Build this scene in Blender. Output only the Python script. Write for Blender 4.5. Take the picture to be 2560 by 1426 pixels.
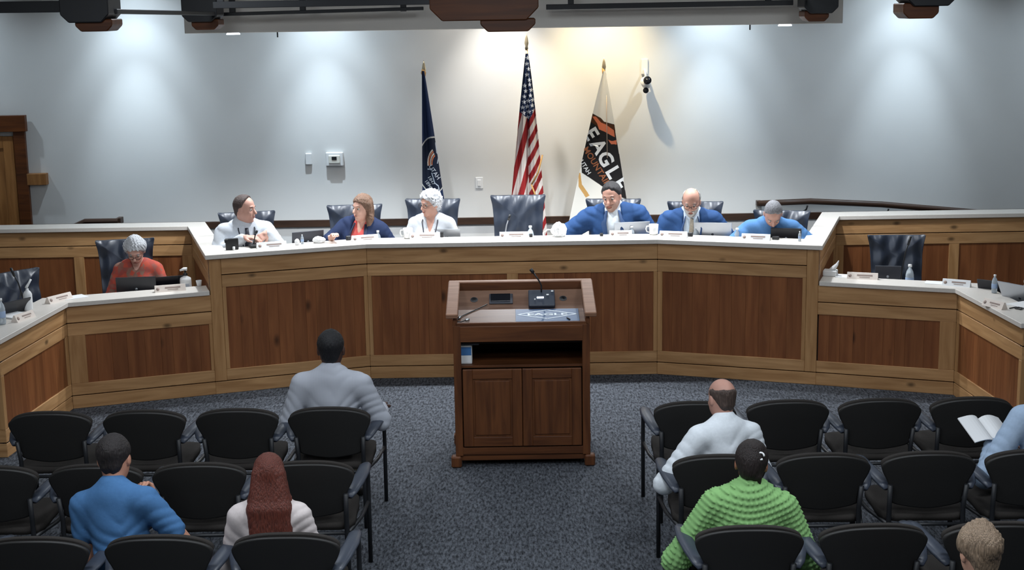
import bpy, bmesh, math, random
import numpy as np
from mathutils import Vector, Matrix

for o in list(bpy.data.objects):
    bpy.data.objects.remove(o)
random.seed(7)
rng = np.random.default_rng(7)
SC = bpy.context.scene
COL = SC.collection
R = math.radians

# ------------------------------------------------------------------ camera
cam_d = bpy.data.cameras.new('camera')
cam_d.sensor_width = 36.0
cam_d.lens = 36.0 * 3600 / 2560
cam_d.clip_end = 60
cam = bpy.data.objects.new('camera', cam_d)
COL.objects.link(cam)
_p, _r = R(11.0), R(0.9)
_fw = Vector((0, math.cos(_p), -math.sin(_p)))
_rt = Vector((1, 0, 0))
_up = _rt.cross(_fw)
_rt2 = _rt * math.cos(_r) - _up * math.sin(_r)
_up2 = _up * math.cos(_r) + _rt * math.sin(_r)
cam.matrix_world = Matrix(((_rt2.x, _up2.x, -_fw.x, 0), (_rt2.y, _up2.y, -_fw.y, 0),
                           (_rt2.z, _up2.z, -_fw.z, 3.3), (0, 0, 0, 1)))
SC.camera = cam

# ------------------------------------------------------------------ world, lights, exposure
SC.view_settings.view_transform = 'Standard'
SC.view_settings.look = 'None'
SC.view_settings.exposure = 0.0
SC.view_settings.gamma = 1.0
SC.view_settings.use_curve_mapping = False
w = bpy.data.worlds.new('world')
SC.world = w
w.use_nodes = True
w.node_tree.nodes['Background'].inputs[0].default_value = (0.75, 0.82, 1.0, 1)
w.node_tree.nodes['Background'].inputs[1].default_value = 0.03


def spot(name, loc, target, watts, cone, blend, col, rad=0.04):
    l = bpy.data.lights.new(name, 'SPOT')
    l.energy = watts
    l.spot_size = R(cone)
    l.spot_blend = blend
    l.color = col
    l.shadow_soft_size = rad
    o = bpy.data.objects.new(name, l)
    COL.objects.link(o)
    o.location = loc
    d = Vector(target) - Vector(loc)
    o.rotation_euler = d.to_track_quat('-Z', 'Y').to_euler()
    return o


def area(name, loc, sx, sy, watts, col):
    l = bpy.data.lights.new(name, 'AREA')
    l.shape = 'RECTANGLE'
    l.size, l.size_y = sx, sy
    l.energy = watts
    l.color = col
    o = bpy.data.objects.new(name, l)
    COL.objects.link(o)
    o.location = loc
    return o


COOL = (0.72, 0.87, 1.0)
NEUT = (1.0, 0.96, 0.90)
WARM = (1.0, 0.82, 0.52)
# recessed wall washers high behind the soffit: a tight beam and the spill of each reflector
for x, wt, sp_w, c in ((-5.95, 40, 60, COOL), (-3.88, 300, 140, COOL), (-1.93, 300, 140, COOL), (2.13, 300, 140, COOL), (4.14, 260, 140, COOL), (6.15, 40, 60, COOL)):  # the outermost pair is added out of view to brighten the wall ends
    spot('wall_washer_beam', (x, 14.50, 3.84), (x, 15.2, 2.1), wt * 0.40, 66, 0.85, c)
    spot('wall_washer_beam', (x, 14.50, 3.84), (x, 15.2, 1.45), wt * 1.15, 40, 1.0, c)
    spot('wall_washer_spill', (x, 14.50, 3.84), (x, 15.2, 1.2), sp_w, 130, 1.0, c)
spot('wall_washer_beam', (-0.06, 14.50, 3.84), (-0.06, 15.2, 1.7), 330, 66, 1.0, NEUT)
spot('wall_washer_spill', (-0.06, 14.50, 3.84), (-0.06, 15.2, 1.6), 120, 130, 1.0, NEUT)
spot('wall_washer_spill', (0.95, 14.50, 3.84), (1.0, 15.2, 1.9), 380, 84, 1.0, WARM)
# downlights in the underside of the soffit, above the council seats
for x in (-2.42, -1.2, 0.0, 1.2, 2.44):
    spot('soffit_light', (x, 13.0, 3.07), (x, 12.88, 0), 210, 124, 0.5, (0.90, 0.95, 1.0), 0.05)
# the outer bays over the lower desks
for x in (-4.3, 4.3):
    spot('bay_light', (x, 12.4, 3.7), (x, 12.1, 0), 62, 120, 0.8, (0.92, 0.96, 1.0), 0.08)
# unseen ceiling area lights added as dim ambient over the public seats and lectern
for x in (-2.4, 0.0, 2.4):
    for y, e in ((3.4, 52), (6.4, 52), (10.0, 24)):
        area('ceiling_fill_light', (x, y, 3.86), 0.6, 1.2, e, (0.86, 0.93, 1.0))


# ------------------------------------------------------------------ materials
def lin(r, g, b):
    f = lambda v: (v / 255) / 12.92 if v <= 10 else (((v / 255) + 0.055) / 1.055) ** 2.4
    return (f(r), f(g), f(b), 1)


MATS = {}


def nd(nt, typ, **kw):
    n = nt.nodes.new(typ)
    for k, v in kw.items():
        setattr(n, k, v)
    return n


def mat(name, rgb, rough=0.6, metal=0.0, var=0.0, scale=30.0, stretch=(1, 1, 1), bump=0.0, spec=0.5, emit=0.0,
        trans=0.0, rand=0.0, sheen=0.0):
    if name in MATS:
        return MATS[name]
    m = bpy.data.materials.new(name)
    MATS[name] = m
    m.use_nodes = True
    nt = m.node_tree
    b = nt.nodes['Principled BSDF']
    c = lin(*rgb)
    b.inputs['Base Color'].default_value = c
    b.inputs['Roughness'].default_value = rough
    b.inputs['Metallic'].default_value = metal
    b.inputs['Specular IOR Level'].default_value = spec
    if sheen:
        b.inputs['Sheen Weight'].default_value = sheen
    if trans:
        b.inputs['Transmission Weight'].default_value = trans
    if emit:
        b.inputs['Emission Color'].default_value = c
        b.inputs['Emission Strength'].default_value = emit
    if var or bump:
        tc = nd(nt, 'ShaderNodeTexCoord')
        mp = nd(nt, 'ShaderNodeMapping')
        mp.inputs['Scale'].default_value = stretch
        nz = nd(nt, 'ShaderNodeTexNoise')
        nz.inputs['Scale'].default_value = scale
        nz.inputs['Detail'].default_value = 3
        nt.links.new(tc.outputs['Object'], mp.inputs['Vector'])
        nt.links.new(mp.outputs[0], nz.inputs['Vector'])
        if var:
            rp = nd(nt, 'ShaderNodeValToRGB')
            rp.color_ramp.elements[0].position = 0.3
            rp.color_ramp.elements[1].position = 0.7
            rp.color_ramp.elements[0].color = tuple(v * (1 - var) for v in c[:3]) + (1,)
            rp.color_ramp.elements[1].color = tuple(min(1, v * (1 + var)) for v in c[:3]) + (1,)
            nt.links.new(nz.outputs['Fac'], rp.inputs['Fac'])
            nt.links.new(rp.outputs[0], b.inputs['Base Color'])
        if bump:
            bp = nd(nt, 'ShaderNodeBump')
            bp.inputs['Strength'].default_value = bump
            bp.inputs['Distance'].default_value = 0.01
            nt.links.new(nz.outputs['Fac'], bp.inputs['Height'])
            nt.links.new(bp.outputs[0], b.inputs['Normal'])
    return m


def wood(name, light, dark, axis='X', knots=True, rand=0.25, rough=0.45, grain=1.0):
    """knotty timber: grain runs along the object's own axis, tone differs board by board"""
    if name in MATS:
        return MATS[name]
    m = bpy.data.materials.new(name)
    MATS[name] = m
    m.use_nodes = True
    nt = m.node_tree
    L = nt.links.new
    b = nt.nodes['Principled BSDF']
    b.inputs['Roughness'].default_value = rough
    b.inputs['Specular IOR Level'].default_value = 0.35
    tc = nd(nt, 'ShaderNodeTexCoord')
    oi = nd(nt, 'ShaderNodeObjectInfo')
    off = nd(nt, 'ShaderNodeVectorMath', operation='MULTIPLY_ADD')
    cb = nd(nt, 'ShaderNodeCombineXYZ')
    for i in range(3):
        L(oi.outputs['Random'], cb.inputs[i])
    off.inputs[1].default_value = (37, 23, 41)
    L(cb.outputs[0], off.inputs[0])
    L(tc.outputs['Object'], off.inputs[2])
    mp = nd(nt, 'ShaderNodeMapping')
    s = {'X': (0.09, 1, 1), 'Y': (1, 0.09, 1), 'Z': (1, 1, 0.09)}[axis]
    mp.inputs['Scale'].default_value = s
    L(off.outputs[0], mp.inputs['Vector'])
    n1 = nd(nt, 'ShaderNodeTexNoise')
    n1.inputs['Scale'].default_value = 22 * grain
    n1.inputs['Detail'].default_value = 5
    n1.inputs['Distortion'].default_value = 0.6
    L(mp.outputs[0], n1.inputs['Vector'])
    rp = nd(nt, 'ShaderNodeValToRGB')
    rp.color_ramp.elements[0].position = 0.28
    rp.color_ramp.elements[1].position = 0.72
    rp.color_ramp.elements[0].color = lin(*dark)
    rp.color_ramp.elements[1].color = lin(*light)
    L(n1.outputs['Fac'], rp.inputs['Fac'])
    out = rp.outputs[0]
    if knots:
        mk = nd(nt, 'ShaderNodeMapping')
        mk.inputs['Scale'].default_value = {'X': (3.0, 5.5, 5.5), 'Y': (5.5, 3.0, 5.5), 'Z': (4.0, 4.0, 2.0)}[axis]
        L(off.outputs[0], mk.inputs['Vector'])
        vo = nd(nt, 'ShaderNodeTexVoronoi')
        vo.inputs['Scale'].default_value = 1.0
        L(mk.outputs[0], vo.inputs['Vector'])
        mr = nd(nt, 'ShaderNodeMapRange')
        mr.inputs['From Min'].default_value = 0.05
        mr.inputs['From Max'].default_value = 0.15
        mr.inputs['To Min'].default_value = 0.32
        mr.inputs['To Max'].default_value = 1.0
        L(vo.outputs['Distance'], mr.inputs['Value'])
        mx = nd(nt, 'ShaderNodeMixRGB', blend_type='MULTIPLY')
        mx.inputs['Fac'].default_value = 1
        L(out, mx.inputs[1])
        L(mr.outputs[0], mx.inputs[2])
        out = mx.outputs[0]
    if rand:
        mr2 = nd(nt, 'ShaderNodeMapRange')
        mr2.inputs['To Min'].default_value = 1 - rand
        mr2.inputs['To Max'].default_value = 1 + rand
        L(oi.outputs['Random'], mr2.inputs['Value'])
        mx2 = nd(nt, 'ShaderNodeMixRGB', blend_type='MULTIPLY')
        mx2.inputs['Fac'].default_value = 1
        L(out, mx2.inputs[1])
        L(mr2.outputs[0], mx2.inputs[2])
        out = mx2.outputs[0]
    L(out, b.inputs['Base Color'])
    return m


def carpet():
    m = bpy.data.materials.new('carpet')
    m.use_nodes = True
    nt = m.node_tree
    L = nt.links.new
    b = nt.nodes['Principled BSDF']
    b.inputs['Roughness'].default_value = 0.95
    b.inputs['Specular IOR Level'].default_value = 0.1
    tc = nd(nt, 'ShaderNodeTexCoord')
    mp = nd(nt, 'ShaderNodeMapping')
    mp.inputs['Scale'].default_value = (1, 0.28, 1)
    L(tc.outputs['Object'], mp.inputs['Vector'])
    n = nd(nt, 'ShaderNodeTexNoise')
    n.inputs['Scale'].default_value = 62
    n.inputs['Detail'].default_value = 4
    n.inputs['Roughness'].default_value = 0.7
    L(mp.outputs[0], n.inputs['Vector'])
    rp = nd(nt, 'ShaderNodeValToRGB')
    e = rp.color_ramp.elements
    e[0].position, e[0].color = 0.36, lin(34, 36, 40)
    e[1].position, e[1].color = 0.66, lin(95, 99, 106)
    L(n.outputs['Fac'], rp.inputs['Fac'])
    L(rp.outputs[0], b.inputs['Base Color'])
    bp = nd(nt, 'ShaderNodeBump')
    bp.inputs['Strength'].default_value = 0.4
    bp.inputs['Distance'].default_value = 0.01
    L(n.outputs['Fac'], bp.inputs['Height'])
    L(bp.outputs[0], b.inputs['Normal'])
    return m


def attr_mat(name, rough=0.75):
    m = bpy.data.materials.new(name)
    m.use_nodes = True
    nt = m.node_tree
    a = nd(nt, 'ShaderNodeAttribute', attribute_name='print')
    b = nt.nodes['Principled BSDF']
    b.inputs['Roughness'].default_value = rough
    b.inputs['Specular IOR Level'].default_value = 0.2
    nt.links.new(a.outputs['Color'], b.inputs['Base Color'])
    return m


W_RAIL = wood('knotty_alder_rail', (192, 150, 104), (156, 115, 74), 'X', rand=0.08)
W_STILE = wood('knotty_alder_stile', (186, 144, 98), (154, 112, 70), 'Z', knots=False, rand=0.08)
W_BOARD = wood('stained_panel_board', (138, 86, 50), (108, 62, 34), 'Z', rand=0.11, grain=0.8)
W_DARK = wood('dark_rail_wood', (70, 50, 38), (48, 33, 25), 'X', knots=False, rand=0.05)
W_BEAM = wood('dark_beam_wood', (106, 58, 24), (68, 35, 14), 'X', knots=False, rand=0.05)
W_DOOR = wood('door_wood', (168, 118, 68), (126, 82, 42), 'Z', rand=0.08)
W_POD = wood('lectern_wood', (110, 66, 36), (72, 40, 22), 'Z', knots=False, rand=0.08)
W_PODX = wood('lectern_wood_rail', (110, 66, 36), (72, 40, 22), 'X', knots=False, rand=0.08)
W_PODDESK = wood('lectern_desk_wood', (124, 94, 76), (96, 68, 52), 'X', knots=False, rand=0.05)
W_PODRIM_LIT = wood('lectern_rim_lit_wood', (160, 120, 96), (128, 92, 70), 'X', knots=False, rand=0.05)  # paler than the lectern body: light falling on the rim is put into the colour
M_WALL = mat('wall_paint', (214, 214, 212), 0.85, var=0.015, scale=3)
M_SOFF = mat('soffit_paint', (232, 228, 220), 0.9)
M_CEIL = mat('ceiling_paint', (120, 118, 114), 0.95)
M_TOP = mat('solid_surface_top', (212, 206, 198), 0.35, var=0.03, scale=60)
M_GAP = mat('dark_gap', (30, 17, 9), 0.9)
M_BLACKM = mat('black_steel', (26, 28, 32), 0.5)
M_BLACKP = mat('black_plastic', (24, 25, 28), 0.42)
M_SHELL = mat('chair_shell', (32, 31, 30), 0.55)
M_FAB = mat('chair_fabric', (52, 49, 47), 0.95, var=0.12, scale=220, bump=0.15, spec=0.15)
M_ARM = mat('chair_arm_plastic', (54, 60, 72), 0.4)
M_LEATHER = mat('dark_blue_leather', (36, 43, 56), 0.38, var=0.10, scale=9, bump=0.12)
M_WHITEP = mat('white_plastic', (225, 226, 226), 0.4)
M_PAPER = mat('paper', (228, 229, 230), 0.8)
M_CREAM = mat('nameplate_cream', (222, 210, 200), 0.6)
M_INK = mat('nameplate_ink', (150, 132, 124), 0.7)
M_SILVER = mat('laptop_silver', (176, 180, 186), 0.35, 0.6)
M_DGREY = mat('laptop_dark', (58, 60, 68), 0.4, 0.2)
M_BLKLAP = mat('laptop_black', (30, 31, 37), 0.4)
M_SCREEN = mat('dark_screen', (18, 20, 26), 0.15)
M_CLEAR = mat('bottle_plastic', (215, 225, 232), 0.12, trans=0.55)
M_CERAM = mat('mug_ceramic', (232, 232, 230), 0.25)
M_LAMP = mat('lamp_lens', (235, 242, 255), 0.5, emit=6.0)


# ------------------------------------------------------------------ mesh helpers
def link(name, me, m, parent=None, loc=(0, 0, 0), rot=(0, 0, 0), smooth=False):
    o = bpy.data.objects.new(name, me)
    COL.objects.link(o)
    if m is not None and not me.materials:
        for q in (m if isinstance(m, (list, tuple)) else [m]):
            me.materials.append(q)
    o.parent = parent
    o.location = loc
    o.rotation_euler = rot
    if smooth and len(me.polygons):
        me.polygons.foreach_set('use_smooth', [True] * len(me.polygons))
    return o


def from_bm(name, bm, m, parent=None, loc=(0, 0, 0), rot=(0, 0, 0), smooth=False):
    me = bpy.data.meshes.new(name)
    bm.to_mesh(me)
    bm.free()
    return link(name, me, m, parent, loc, rot, smooth)


BOXC = {}


def box(name, size, loc, m, parent=None, rot=(0, 0, 0), bev=0.003):
    """chamfered box whose centre is at loc; alike boxes share their mesh"""
    key = (tuple(round(s, 4) for s in size), bev, m.name)
    me = BOXC.get(key)
    if me is None:
        bm = bmesh.new()
        bmesh.ops.create_cube(bm, size=1)
        for v in bm.verts:
            v.co = Vector((v.co.x * size[0], v.co.y * size[1], v.co.z * size[2]))
        if bev:
            bmesh.ops.bevel(bm, geom=bm.edges[:], offset=min(bev, min(size) * 0.3), segments=1, affect='EDGES')
        me = bpy.data.meshes.new(name)
        bm.to_mesh(me)
        bm.free()
        me.materials.append(m)
        BOXC[key] = me
    return link(name, me, None, parent, loc, rot)


def prism(name, poly, z0, z1, m, parent=None, loc=(0, 0, 0), bev=0.0, rot=(0, 0, 0)):
    bm = bmesh.new()
    vs = [bm.verts.new((p[0], p[1], z0)) for p in poly]
    f = bm.faces.new(vs)
    r = bmesh.ops.extrude_face_region(bm, geom=[f])
    for g in r['geom']:
        if isinstance(g, bmesh.types.BMVert):
            g.co.z = z1
    bmesh.ops.recalc_face_normals(bm, faces=bm.faces[:])
    if bev:
        bmesh.ops.bevel(bm, geom=bm.edges[:], offset=bev, segments=1, affect='EDGES')
    return from_bm(name, bm, m, parent, loc, rot)


def tube_bm(bm, pts, rad, seg=8, flat=1.0):
    pts = [Vector(p) for p in pts]
    n = len(pts)
    rads = rad if isinstance(rad, (list, tuple)) else [rad] * n
    rings = []
    prev = None
    for i, p in enumerate(pts):
        t = (pts[min(i + 1, n - 1)] - pts[max(i - 1, 0)]).normalized()
        if prev is None:
            a = Vector((0, 0, 1)) if abs(t.z) < 0.9 else Vector((1, 0, 0))
        else:
            a = prev
        u = (a - t * a.dot(t)).normalized()
        prev = u
        v = t.cross(u)
        rings.append([bm.verts.new(p + (u * math.cos(q) * flat + v * math.sin(q)) * rads[i])
                      for q in [2 * math.pi * k / seg for k in range(seg)]])
    for i in range(n - 1):
        for k in range(seg):
            bm.faces.new((rings[i][k], rings[i][(k + 1) % seg], rings[i + 1][(k + 1) % seg], rings[i + 1][k]))
    bm.faces.new(rings[0][::-1])
    bm.faces.new(rings[-1])
    return bm


def tube(name, pts, rad, m, parent=None, loc=(0, 0, 0), seg=8, flat=1.0, rot=(0, 0, 0)):
    bm = tube_bm(bmesh.new(), pts, rad, seg, flat)
    bmesh.ops.recalc_face_normals(bm, faces=bm.faces[:])
    return from_bm(name, bm, m, parent, loc, rot, True)


def lathe(name, prof, m, parent=None, loc=(0, 0, 0), seg=20, rot=(0, 0, 0), smooth=True):
    bm = bmesh.new()
    rings = []
    for r, z in prof:
        rings.append([bm.verts.new((r * math.cos(2 * math.pi * k / seg), r * math.sin(2 * math.pi * k / seg), z))
                      for k in range(seg)])
    for i in range(len(prof) - 1):
        for k in range(seg):
            bm.faces.new((rings[i][k], rings[i][(k + 1) % seg], rings[i + 1][(k + 1) % seg], rings[i + 1][k]))
    bm.faces.new(rings[0][::-1])
    bm.faces.new(rings[-1])
    bmesh.ops.recalc_face_normals(bm, faces=bm.faces[:])
    return from_bm(name, bm, m, parent, loc, rot, smooth)


def spline(pts, n):
    """closed Catmull-Rom outline"""
    out = []
    k = len(pts)
    for i in range(k):
        p0, p1, p2, p3 = (np.array(pts[(i + j) % k], float) for j in (-1, 0, 1, 2))
        for t in np.linspace(0, 1, n, endpoint=False):
            out.append(0.5 * (2 * p1 + (p2 - p0) * t + (2 * p0 - 5 * p1 + 4 * p2 - p3) * t * t
                              + (3 * p1 - p0 - 3 * p2 + p3) * t ** 3))
    return np.array(out)


def pillow(name, outline, front, back, m, parent=None, loc=(0, 0, 0), rot=(0, 0, 0), warp=None, plane='xz',
           rings=7, power=3.0, edge=0.35):
    """padded slab: outline in the x/z plane (or x/y), bulging to +normal by front and to -normal by back"""
    c = outline.mean(axis=0)
    n = len(outline)
    V, F = [], []
    rr = [1 - (i / rings) ** 1.6 for i in range(rings)]
    for s, amt in ((1, front), (-1, back)):
        for r in rr:
            hgt = amt * (edge + (1 - edge) * (1 - r ** power)) if r < 1 else amt * edge
            for q in outline:
                p = c + (q - c) * r
                V.append((p[0], s * hgt, p[1]))
        V.append((c[0], s * amt, c[1]))
    V = np.array(V)
    if warp is not None:
        V = warp(V)
    if plane == 'xy':
        V = V[:, [0, 2, 1]]
    blk = rings * n + 1
    for b in (0, 1):
        o = b * blk
        for i in range(rings - 1):
            for k in range(n):
                q = (o + i * n + k, o + i * n + (k + 1) % n, o + (i + 1) * n + (k + 1) % n, o + (i + 1) * n + k)
                F.append(q if b else q[::-1])
        for k in range(n):
            q = (o + (rings - 1) * n + k, o + (rings - 1) * n + (k + 1) % n, o + blk - 1)
            F.append(q if b else q[::-1])
    for k in range(n):
        F.append((k, (k + 1) % n, blk + (k + 1) % n, blk + k))
    me = bpy.data.meshes.new(name)
    me.from_pydata([tuple(v) for v in V], [], F)
    bm = bmesh.new()
    bm.from_mesh(me)
    bmesh.ops.recalc_face_normals(bm, faces=bm.faces[:])
    bm.to_mesh(me)
    bm.free()
    return link(name, me, m, parent, loc, rot, True)


def thing(name, label, cat, loc=(0, 0, 0), rotz=0.0, group=None):
    o = bpy.data.objects.new(name, None)
    o.empty_display_size = 0.1
    COL.objects.link(o)
    o.location = loc
    o.rotation_euler = (0, 0, rotz)
    return tag(o, label, cat, group)


def tag(o, label, cat, group=None):
    o['label'] = label
    o['category'] = cat
    if group:
        o['group'] = group
    return o


def struct(o):
    o['kind'] = 'structure'
    return o


def text_mesh(body, size, bold=0.0):
    cu = bpy.data.curves.new('lettering', 'FONT')
    cu.body = body
    cu.size = size
    cu.align_x = 'CENTER'
    cu.align_y = 'CENTER'
    cu.offset = bold
    cu.resolution_u = 3
    o = bpy.data.objects.new('lettering', cu)
    COL.objects.link(o)
    dg = bpy.context.evaluated_depsgraph_get()
    me = bpy.data.meshes.new_from_object(o.evaluated_get(dg))
    bpy.data.objects.remove(o)
    me.materials.clear()
    return me


def copy_tree(o, parent=None):
    c = o.copy()
    COL.objects.link(c)
    c.parent = parent
    for ch in [q for q in bpy.data.objects if q.parent == o]:
        copy_tree(ch, c)
    return c


# ================================================================== the room
def plane_obj(name, corners, m):
    me = bpy.data.meshes.new(name)
    me.from_pydata(corners, [], [tuple(range(len(corners)))])
    return struct(link(name, me, m))


XW, Y0, YW, ZC = 7.2, -2.0, 15.2, 3.9
struct(box('floor', (2 * XW, YW - Y0, 0.1), (0, (YW + Y0) / 2, -0.05), carpet(), bev=0))
struct(box('wall_back', (2 * XW, 0.1, ZC), (0, YW + 0.05, ZC / 2), M_WALL, bev=0))
struct(box('wall_left', (0.1, YW - Y0, ZC), (-XW - 0.05, (YW + Y0) / 2, ZC / 2), M_WALL, bev=0))
struct(box('wall_right', (0.1, YW - Y0, ZC), (XW + 0.05, (YW + Y0) / 2, ZC / 2), M_WALL, bev=0))
struct(box('wall_front', (2 * XW, 0.1, ZC), (0, Y0 - 0.05, ZC / 2), M_WALL, bev=0))
struct(box('ceiling', (2 * XW, YW - Y0, 0.1), (0, (YW + Y0) / 2, ZC + 0.05), M_CEIL, bev=0))
# dropped soffit above the council seats
sof = struct(box('trim_2', (5.76, 0.5, 0.8), (0.05, 13.05, 3.5), M_SOFF, bev=0.004))
for x in (-2.42, 2.44):
    lathe('downlight_trim', [(0.06, -0.016), (0.06, -0.008), (0.05, 0.0)], M_LAMP, sof, (x - 0.05, -0.17, -0.40))
for x in (-2.02, 2.12):
    box('screen_hook', (0.012, 0.012, 0.05), (x - 0.05, -0.24, -0.42), M_BLACKM, sof)
# raised floors behind the desks
for s in (-1, 1):
    struct(box('floor_step', (2.6, 2.9, 0.12), (s * 5.2, 12.35, 0.06), bpy.data.materials['carpet'], bev=0))
# chair rail along the back wall
struct(box('trim_1', (2 * XW, 0.025, 0.075), (0, YW - 0.0125, 1.05), W_DARK))
struct(box('baseboard_back', (2 * XW, 0.02, 0.1), (0, YW - 0.01, 0.43), W_DARK))

# door in the back wall, cut by the frame's left edge
dr = struct(thing('door_1', 'knotty wooden door with a dark stained frame and header', 'door', (-5.66, YW, 0)))
del dr['category']
box('door_leaf', (0.90, 0.045, 2.03), (0, -0.03, 1.015), W_DOOR, dr)
for s in (-1, 1):
    box('stile', (0.11, 0.02, 2.03), (s * 0.395, -0.055, 1.015), W_DOOR, dr)
    box('casing', (0.12, 0.05, 2.08), (s * 0.52, -0.06, 1.04), W_BEAM, dr)
for z in (0.12, 1.0, 1.97):
    box('door_rail', (0.68, 0.02, 0.13), (0, -0.055, z), W_DOOR, dr)
box('header', (1.20, 0.07, 0.17), (0, -0.065, 2.165), W_BEAM, dr)
lathe('door_knob', [(0.0, 0.0), (0.02, 0.005), (0.02, 0.03), (0.032, 0.045), (0.03, 0.065), (0.0, 0.07)],
      mat('brass', (150, 120, 70), 0.3, 0.9), dr, (-0.36, -0.065, 1.0), rot=(R(90), 0, 0))

tag(box('wall_block', (0.20, 0.09, 0.12), (-4.99, YW - 0.045, 1.575), W_DOOR),
    'short light wooden block fixed on the wall beside the door frame', 'wood block')

# handrails of the two side ramps
hr = thing('handrail', 'long dark wooden handrail on the right back wall, sloping down', 'handrail', (2.62, YW, 1.2))
tube('rail', [(0, -0.09, 0), (0.55, -0.09, 0.015), (1.3, -0.09, -0.03), (2.4, -0.09, -0.14), (3.4, -0.09, -0.26)], 0.032, W_DARK,
     hr, seg=10)
box('rail_return', (0.05, 0.09, 0.05), (0.01, -0.05, 0), W_DARK, hr)
for x, z in ((0.52, 0.0), (1.38, -0.05), (2.6, -0.17)):
    tube('bracket', [(x, -0.09, z - 0.03), (x - 0.01, -0.085, z - 0.07), (x - 0.02, -0.02, z - 0.10), (x - 0.02, 0, z - 0.10)],
         0.009, M_BLACKM, hr)
hl = thing('handrail', 'short dark handrail with a mitred end on the left back wall', 'handrail', (-4.62, YW, 1.08))
bm = bmesh.new()
for p in [[(-0.35, -0.12, -0.12), (0.02, -0.12, 0.0), (0.12, -0.12, 0.045), (0.47, -0.12, 0.045)]]:
    tube_bm(bm, p, 0.03, 8)
bmesh.ops.recalc_face_normals(bm, faces=bm.faces[:])
from_bm('rail', bm, W_DARK, hl)
box('rail_return', (0.05, 0.12, 0.06), (0.47, -0.06, 0.045), W_DARK, hl)

# things on the wall
th = thing('thermostat', 'beige wall thermostat with small dark display under a clear guard', 'thermostat', (-1.85, YW, 1.735))
box('guard', (0.185, 0.05, 0.145), (0, -0.025, 0), M_WHITEP, th, bev=0.008)
box('body', (0.12, 0.02, 0.085), (0, -0.058, 0.0), mat('beige_plastic', (222, 220, 210), 0.4), th, bev=0.006)
box('display', (0.052, 0.006, 0.034), (0, -0.070, 0.012), M_SCREEN, th, bev=0.001)
sb = thing('wall_sensor', 'small plain white sensor box left of the thermostat', 'sensor', (-2.125, YW, 1.74))
box('body', (0.066, 0.035, 0.12), (0, -0.0175, 0), M_WHITEP, sb, bev=0.006)
sw = thing('light_switch', 'white wall switch plate left of the striped flag', 'switch', (-0.33, YW, 1.455))
box('plate', (0.08, 0.008, 0.12), (0, -0.004, 0), M_WHITEP, sw, bev=0.003)
box('rocker', (0.034, 0.008, 0.066), (0, -0.012, 0), M_WHITEP, sw, bev=0.002)
wc = thing('wall_camera', 'white wall-mounted camera with a black lens right of the flags', 'camera', (1.42, YW, 2.55))
box('mount_plate', (0.07, 0.02, 0.16), (0, -0.01, 0.10), M_WHITEP, wc, bev=0.004)
tube('arm', [(0, -0.01, 0.07), (0, -0.10, 0.05), (0, -0.14, 0.0)], 0.014, M_WHITEP, wc)
lathe('housing', [(0.0, -0.09), (0.042, -0.085), (0.05, -0.04), (0.05, 0.05), (0.044, 0.06), (0, 0.062)], M_WHITEP, wc,
      (0, -0.15, -0.06), rot=(R(70), 0, R(-12)))
lathe('lens', [(0.0, 0.0), (0.042, 0.0), (0.042, 0.016), (0.0, 0.02)], M_SCREEN, wc, (0.012, -0.21, -0.035), rot=(R(70), 0, R(-12)))
lathe('lens', [(0.0, 0.0), (0.03, 0.0), (0.03, 0.014), (0.0, 0.016)], M_SCREEN, wc, (0.0, -0.15, -0.14), rot=(R(80), 0, 0))

# timber trusses: pendants, steel shoes and rods just under the ceiling
def chamfer_poly(x0, x1, z0, z1, c):
    return [(x0, z1), (x0, z0 + c), (x0 + c, z0), (x1 - c, z0), (x1, z0 + c), (x1, z1)]


def block(name, x0, x1, z0, z1, c, y0, y1, m, parent, org):
    poly = [(x - org[0], z - org[2]) for x, z in chamfer_poly(x0, x1, z0, z1, c)]
    return prism(name, poly, -(y1 - org[1]), -(y0 - org[1]), m, parent, bev=0.006, rot=(R(90), 0, 0))


org = (-0.05, 9.1, 3.9)
tp = thing('truss_pendant', 'large dark timber truss pendant hanging at the top centre', 'beam', org)
block('upper_block', -0.48, 0.19, 3.21, 3.9, 0.075, 9.0, 9.4, W_BEAM, tp, org)
block('lower_block', -0.17, 0.17, 3.14, 3.22, 0.045, 9.02, 9.38, W_BEAM, tp, org)
for (x0, x1, wx0, wx1, y, zs, zw, lab) in (
        (-2.75, -2.45, -2.67, -2.44, 9.0, 3.235, 3.18, 'nearer truss end in black steel shoe at upper left'),
        (2.45, 2.76, 2.44, 2.66, 9.0, 3.255, 3.18, 'nearer truss end in black steel shoe at upper right'),
        (-2.67, -2.38, -2.60, -2.38, 12.0, 3.205, 3.14, 'farther smaller truss end in black steel shoe at upper left'),
        (2.43, 2.71, 2.44, 2.64, 12.0, 3.195, 3.13, 'farther smaller truss end in black steel shoe at upper right')):
    org = ((x0 + x1) / 2, y + 0.15, 3.9)
    t = thing('truss_end', lab, 'beam', org, group='truss ends under the ceiling')
    block('steel_shoe', x0, x1, zs, 3.9, 0.05, y, y + 0.3, M_BLACKM, t, org)
    block('timber_foot', wx0, wx1, zw, zs + 0.02, 0.035, y + 0.03, y + 0.28, W_BEAM, t, org)
# ceiling rods and light tracks
def bar(name, a, b, h, d, m, lab, stems=()):
    a, b = Vector(a), Vector(b)
    v = b - a
    t = thing(name, lab, 'track', a)
    o = box('rail', (v.length, d, h), v / 2, m, t, rot=(0, -math.asin(v.z / v.length), math.atan2(v.y, v.x)), bev=0.003)
    for f in stems:
        p = v * f
        box('stem', (0.05, 0.04, 3.9 - (a.z + p.z) + 0.0), (p.x, p.y, (3.9 - (a.z + p.z)) / 2), m, t)
    return t


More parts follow.
